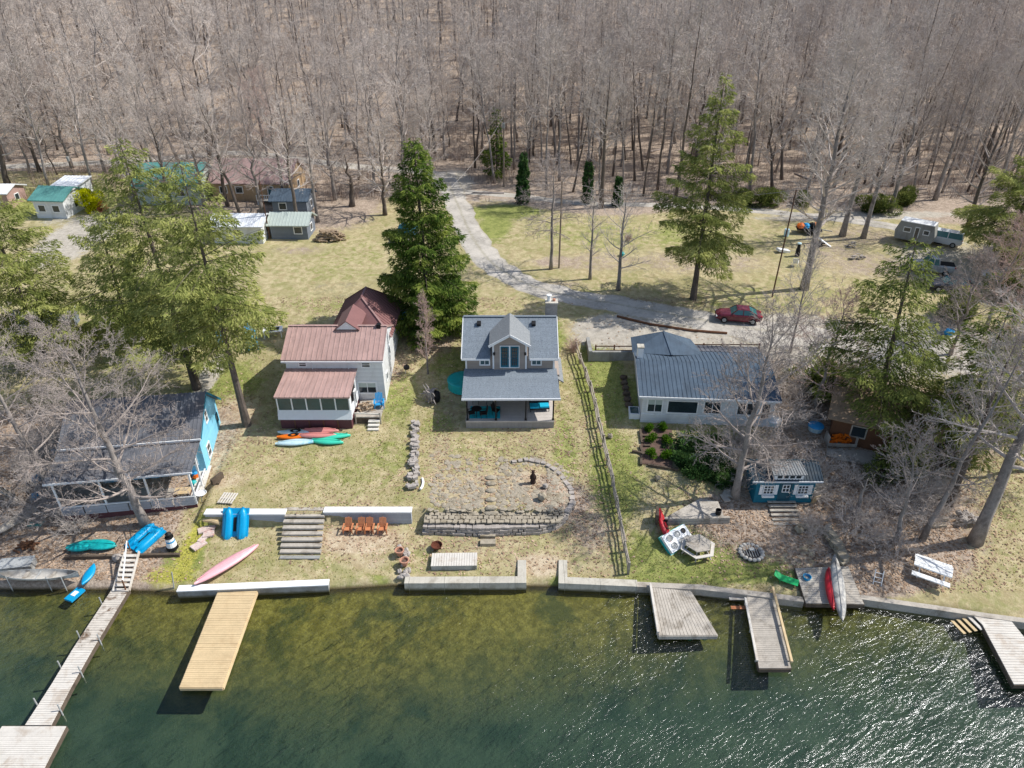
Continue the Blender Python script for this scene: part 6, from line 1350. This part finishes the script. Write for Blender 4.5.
for i,(x,y,t,sp,tw,lb) in enumerate(((985,330,215,5.5,'twigr','brown twigged bare tree among the parked cars at the right border'),(950,355,250,4.5,'twigl','pale bare tree on the right between the road and the slope'),(1012,400,250,5.5,'twigl','bare tree at the right border below the parked cars'),(965,440,320,4.5,'twigr','reddish bare tree right of the brown cabin'),(815,412,290,4.6,'twigr','thin bare tree left of the brown cabin'),(1030,470,300,6,'twigl','bare tree just beyond the right border over the slope'))):
    place_bare('bare_tree',lb,x,y,t,seed=150+i,cb=.2,spread=sp,nprim=24,r0=.18,elev=(10,62),kids=(8,6,4,2),crook=.8,tw=tw)
place_bare('bare_bush','tall reddish bare bush left of the taupe cottage',428,374,290,cat='bush',seed=80,cb=.12,spread=2.2,nprim=26,r0=.09,elev=(50,80),kids=(8,5,3),tw='twigr')
place_bare('bare_bush','tall thin bare bush on the gravel right of the long white house',790,352,230,cat='bush',seed=81,cb=.1,spread=4,nprim=24,r0=.12,elev=(40,75),kids=(8,5,3),tw='twig')
# round yellow bush etc
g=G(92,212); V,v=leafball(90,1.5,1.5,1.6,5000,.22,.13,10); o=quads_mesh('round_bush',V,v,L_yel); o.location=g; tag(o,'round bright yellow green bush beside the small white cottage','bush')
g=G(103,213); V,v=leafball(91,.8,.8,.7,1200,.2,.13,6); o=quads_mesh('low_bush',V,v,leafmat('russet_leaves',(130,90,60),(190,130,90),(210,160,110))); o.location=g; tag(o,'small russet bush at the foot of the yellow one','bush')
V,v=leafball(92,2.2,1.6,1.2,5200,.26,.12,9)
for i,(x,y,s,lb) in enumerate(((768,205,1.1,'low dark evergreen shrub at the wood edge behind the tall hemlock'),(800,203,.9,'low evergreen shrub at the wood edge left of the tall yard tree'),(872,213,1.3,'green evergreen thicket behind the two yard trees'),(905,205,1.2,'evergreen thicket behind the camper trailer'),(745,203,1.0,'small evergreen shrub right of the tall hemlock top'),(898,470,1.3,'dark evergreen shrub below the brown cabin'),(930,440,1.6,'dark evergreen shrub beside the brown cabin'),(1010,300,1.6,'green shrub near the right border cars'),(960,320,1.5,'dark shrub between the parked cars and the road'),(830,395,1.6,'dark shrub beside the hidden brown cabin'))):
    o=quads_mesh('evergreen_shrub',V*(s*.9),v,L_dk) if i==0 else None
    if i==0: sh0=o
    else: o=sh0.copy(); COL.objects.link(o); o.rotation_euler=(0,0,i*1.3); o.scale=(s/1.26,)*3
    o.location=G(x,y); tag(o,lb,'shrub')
b0_=twigbush('bare brushy thicket on the brown bank and slope','',0,1.9,1,'twig',3,22) if 0 else None
C=MB(); r_=random.Random(77)
for i in range(26):
    az=r_.uniform(0,6.28); el=R(r_.uniform(20,80)); branch(C,r_,(r_.uniform(-.6,.6),r_.uniform(-.6,.6),0),(math.cos(az)*math.cos(el),math.sin(az)*math.cos(el),math.sin(el)),r_.uniform(1.2,2.4),.025,0,3,(6,4,2),.03,wig=.25)
me_=None; k=0; rr=random.Random(8)
spots=[(rr.uniform(800,935),rr.uniform(470,560)) for _ in range(26)]+[(rr.uniform(20,110),rr.uniform(440,530)) for _ in range(16)]+[(rr.uniform(770,830),rr.uniform(365,440)) for _ in range(9)]+[(rr.uniform(940,1020),rr.uniform(255,330)) for _ in range(9)]+[(rr.uniform(720,760),rr.uniform(440,500)) for _ in range(6)]
for x,y in spots:
    if 815<x<870 and y>530: continue
    if me_ is None: me_=C.build('bare_bush',m['twig']); o=me_
    else: o=me_.copy(); COL.objects.link(o)
    o.location=G(x,y); o.rotation_euler=(0,0,rr.uniform(0,6.28)); s=rr.uniform(.6,1.15); o.scale=(s,s,s*rr.uniform(.6,1)); tag(o,'bare grey brush bush among the trees near the shore houses','bush','bare brush bushes')
# ================================================================ FOREST
protos=[]
for i in range(7):
    rr2=random.Random(100+i); h=(19,20,18,20,18,16,19)[i]
    T,C=bare_tree(200+i,h,(.42,.45,.4,.48,.26,.2,.3)[i],(4.6,4.2,5.0,4.2,6.0,6.4,5.6)[i],(17,16,18,15,16,18,16)[i],(.17,.15,.18,.15,.21,.22,.18)[i],kids=(8,5,3),elev=(30,62) if i<4 else (18,58),crook=.4 if i<4 else 1.3,lean=(rr2.uniform(-.05,.05),rr2.uniform(-.05,.05)),rm=.019,lr=(.38,.64),wig=.22,rtw=.62)
    protos.append((T,C))
def roadpts():
    return np.array([(p[0],p[1]) for R_ in ROADS for p in R_])
RP=roadpts(); BL=np.array([G(x,y)[:2] for x,y in((150,195),(180,195),(230,195),(260,190),(290,200),(60,205),(200,170),(240,165),(215,180))])
fr=random.Random(12); pos=[]; grid={}
def okpos(x,y,sp):
    cx,cy=int(x//6),int(y//6)
    for a in(-1,0,1):
        for b in(-1,0,1):
            for q in grid.get((cx+a,cy+b),()):
                if (q[0]-x)**2+(q[1]-y)**2<sp*sp: return False
    return True
def frontY(px): # forest starts here
    return 0
tries=0
while tries<60000 and len(pos)<3600:
    tries+=1; y=100+360*fr.random()**1.15; x=fr.uniform(-.80,.80)*(y*.95+30)
    p=proj(x,y,hh(x,y)); px,py=p[0],p[1]
    if px<-60 or px>1084: continue
    if px>470 and py>(196 if px<640 else 205): continue
    if px<=470 and py>(168 if px>440 else 188): continue
    if px<=470 and py>150 and fr.random()<.25: continue
    if 446<px<474 and py>152: continue
    sp=3.6 if px>470 else 4.5
    if y>150: sp+=1.2
    if y>230: sp+=.8
    if ((RP[:,0]-x)**2+(RP[:,1]-y)**2).min()<9 or ((BL[:,0]-x)**2+(BL[:,1]-y)**2).min()<36: continue
    if not okpos(x,y,sp): continue
    grid.setdefault((int(x//6),int(y//6)),[]).append((x,y)); pos.append((x,y))
pos.sort(key=lambda p:p[1]); print('forest',len(pos))
roots=[]
for i,(x,y) in enumerate(pos[:290]):
    k=i if i<7 else (fr.randrange(4) if x>-5 and fr.random()<.85 else 4+fr.randrange(3) if fr.random()<.7 else fr.randrange(7))
    sc=fr.choice([.55,.75,.85,.95,1.0,1.1,1.2,1.35])*fr.uniform(.93,1.07); zs=sc*fr.uniform(.95,1.1)
    if i<7:
        r=root('forest_tree','bare grey deciduous tree in the leafless wood behind the houses','tree',group='bare trees of the leafless wood')
        protos[i][0].build('trunk',m['barkd' if i%2 else 'bark'],r,smooth=True); protos[i][1].build('crown',m['twig'],r); roots.append(r)
    else: r=copy_tree(roots[k])
    r.location=(x,y,hh(x,y)); r.rotation_euler=(R(fr.gauss(0,4)),R(fr.gauss(0,4)),fr.uniform(0,6.28)); r.scale=(sc,sc,zs)
rest=pos[290:]
me=bpy.data.meshes.new('far_wood'); me.from_pydata([(x,y,hh(x,y)) for x,y in rest],[],[])
for nm,vals in(('rot',[fr.uniform(0,6.28) for _ in rest]),('sca',[fr.choice((.6,.8,.9,1,1.1,1.25,1.4))*fr.uniform(.93,1.07) for _ in rest])):
    a=me.attributes.new(nm,'FLOAT','POINT'); a.data.foreach_set('value',vals)
a=me.attributes.new('pick','INT','POINT'); a.data.foreach_set('value',[(fr.randrange(4) if p[0]>-5 and fr.random()<.7 else fr.randrange(7)) for p in rest])
fo=bpy.data.objects.new('far_wood',me); COL.objects.link(fo); tag(fo,'leafless grey wood covering the rising hillside far behind the houses','forest',kind='stuff')
ng=bpy.data.node_groups.new('wood_scatter','GeometryNodeTree'); ng.interface.new_socket('Geometry',in_out='INPUT',socket_type='NodeSocketGeometry'); ng.interface.new_socket('Geometry',in_out='OUTPUT',socket_type='NodeSocketGeometry')
N=ng.nodes; gi=N.new('NodeGroupInput'); go=N.new('NodeGroupOutput'); g2i=N.new('GeometryNodeGeometryToInstance')
allj=N.new('GeometryNodeJoinGeometry')
g2s=[]
for r in roots:
    j=N.new('GeometryNodeJoinGeometry')
    for ch in r.children:
        oi=N.new('GeometryNodeObjectInfo'); oi.transform_space='ORIGINAL'; oi.inputs['Object'].default_value=ch; ng.links.new(oi.outputs['Geometry'],j.inputs[0])
    q=N.new('GeometryNodeGeometryToInstance'); ng.links.new(j.outputs[0],q.inputs[0]); g2s.append(q)
for q in reversed(g2s): ng.links.new(q.outputs[0],allj.inputs[0])
N.remove(g2i)
iop=N.new('GeometryNodeInstanceOnPoints'); ng.links.new(gi.outputs[0],iop.inputs['Points']); ng.links.new(allj.outputs[0],iop.inputs['Instance']); iop.inputs['Pick Instance'].default_value=True
def na(nm,ty):
    x=N.new('GeometryNodeInputNamedAttribute'); x.data_type=ty; x.inputs['Name'].default_value=nm; return [o for o in x.outputs if o.enabled][0]
ng.links.new(na('pick','INT'),iop.inputs['Instance Index'])
cx=N.new('ShaderNodeCombineXYZ'); ng.links.new(na('rot','FLOAT'),cx.inputs['Z']); ng.links.new(cx.outputs[0],iop.inputs['Rotation']); ng.links.new(na('sca','FLOAT'),iop.inputs['Scale']); ng.links.new(iop.outputs[0],go.inputs[0])
fo.modifiers.new('scatter','NODES').node_group=ng
# undergrowth: saplings and twigs on the wood floor
V=[];n=9000; yy=98+110*RNG.uniform(0,1,n)**1.2; xx=RNG.uniform(-.8,.8,n)*(yy+20)
d2=((xx[:,None]-RP[None,::2,0])**2+(yy[:,None]-RP[None,::2,1])**2).min(1); k=d2>10; xx=xx[k];yy=yy[k]; n=len(xx); zz=hh_np(xx,yy)
for j in range(7):
    a=RNG.uniform(0,6.28,n); Lh=RNG.uniform(.5,2.6,n); lean=RNG.uniform(.05,.9,n); b0=np.stack([xx+RNG.normal(0,.3,n),yy+RNG.normal(0,.3,n),zz],1)
    tp=b0+np.stack([np.cos(a)*lean*Lh*.6,np.sin(a)*lean*Lh*.6,Lh*.8],1); w=np.stack([-np.sin(a),np.cos(a),0*a],1)*.022
    V.append(np.stack([b0-w,b0+w,tp+w*.3,tp-w*.3],1))
V=np.concatenate(V); o=quads_mesh('undergrowth',V,RNG.uniform(0,1,len(V)),leafmat('brush_stems',(110,90,76),(160,140,126),(196,180,168),.1)); tag(o,'thin bare brush and saplings on the floor of the leafless wood','undergrowth',kind='stuff')
# fallen logs in the wood
for i in range(26):
    px=fr.uniform(480,1020);py=fr.uniform(120,200); g=G(px,py); a=fr.uniform(0,3.14); L=fr.uniform(2,5)
    o=MB().tube([(-L/2*math.cos(a),-L/2*math.sin(a),.1),(L/2*math.cos(a),L/2*math.sin(a),.15)],[.18,.1],6).build('fallen_log',m['twigl'],loc=g); tag(o,'pale fallen log on the leaf litter under the hillside wood','log','fallen logs in the wood')
# ================================================================ CAMERA, LIGHT, WORLD
cam=bpy.data.cameras.new('camera'); co=bpy.data.objects.new('camera',cam); COL.objects.link(co)
cam.sensor_width=36; cam.lens=F/1024*36; cam.clip_end=3000; co.location=(0,0,H); co.rotation_euler=(math.pi/2-PITCH,0,0); SC.camera=co
EL,AZ=49,9
sd=Vector((math.cos(R(EL))*math.cos(R(AZ)),math.cos(R(EL))*math.sin(R(AZ)),math.sin(R(EL))))
L=bpy.data.lights.new('sun','SUN'); L.energy=5.0; L.angle=R(.53); L.color=(1,.97,.92); lo=bpy.data.objects.new('sun',L); COL.objects.link(lo); lo.rotation_euler=sd.to_track_quat('Z','Y').to_euler(); lo.location=(60,0,80)
W=bpy.data.worlds.new('World'); SC.world=W; W.use_nodes=True; n=W.node_tree.nodes; sk=n.new('ShaderNodeTexSky'); sk.sky_type='NISHITA'; sk.sun_disc=False; sk.sun_elevation=R(EL); sk.sun_rotation=R(90-AZ); sk.air_density=1.0; sk.dust_density=1.2
W.node_tree.links.new(sk.outputs[0],n['Background'].inputs[0]); n['Background'].inputs[1].default_value=.15
SC.view_settings.view_transform='Standard'; SC.view_settings.look='None'; SC.view_settings.exposure=0
SC.cycles.max_bounces=6; SC.cycles.transparent_max_bounces=8
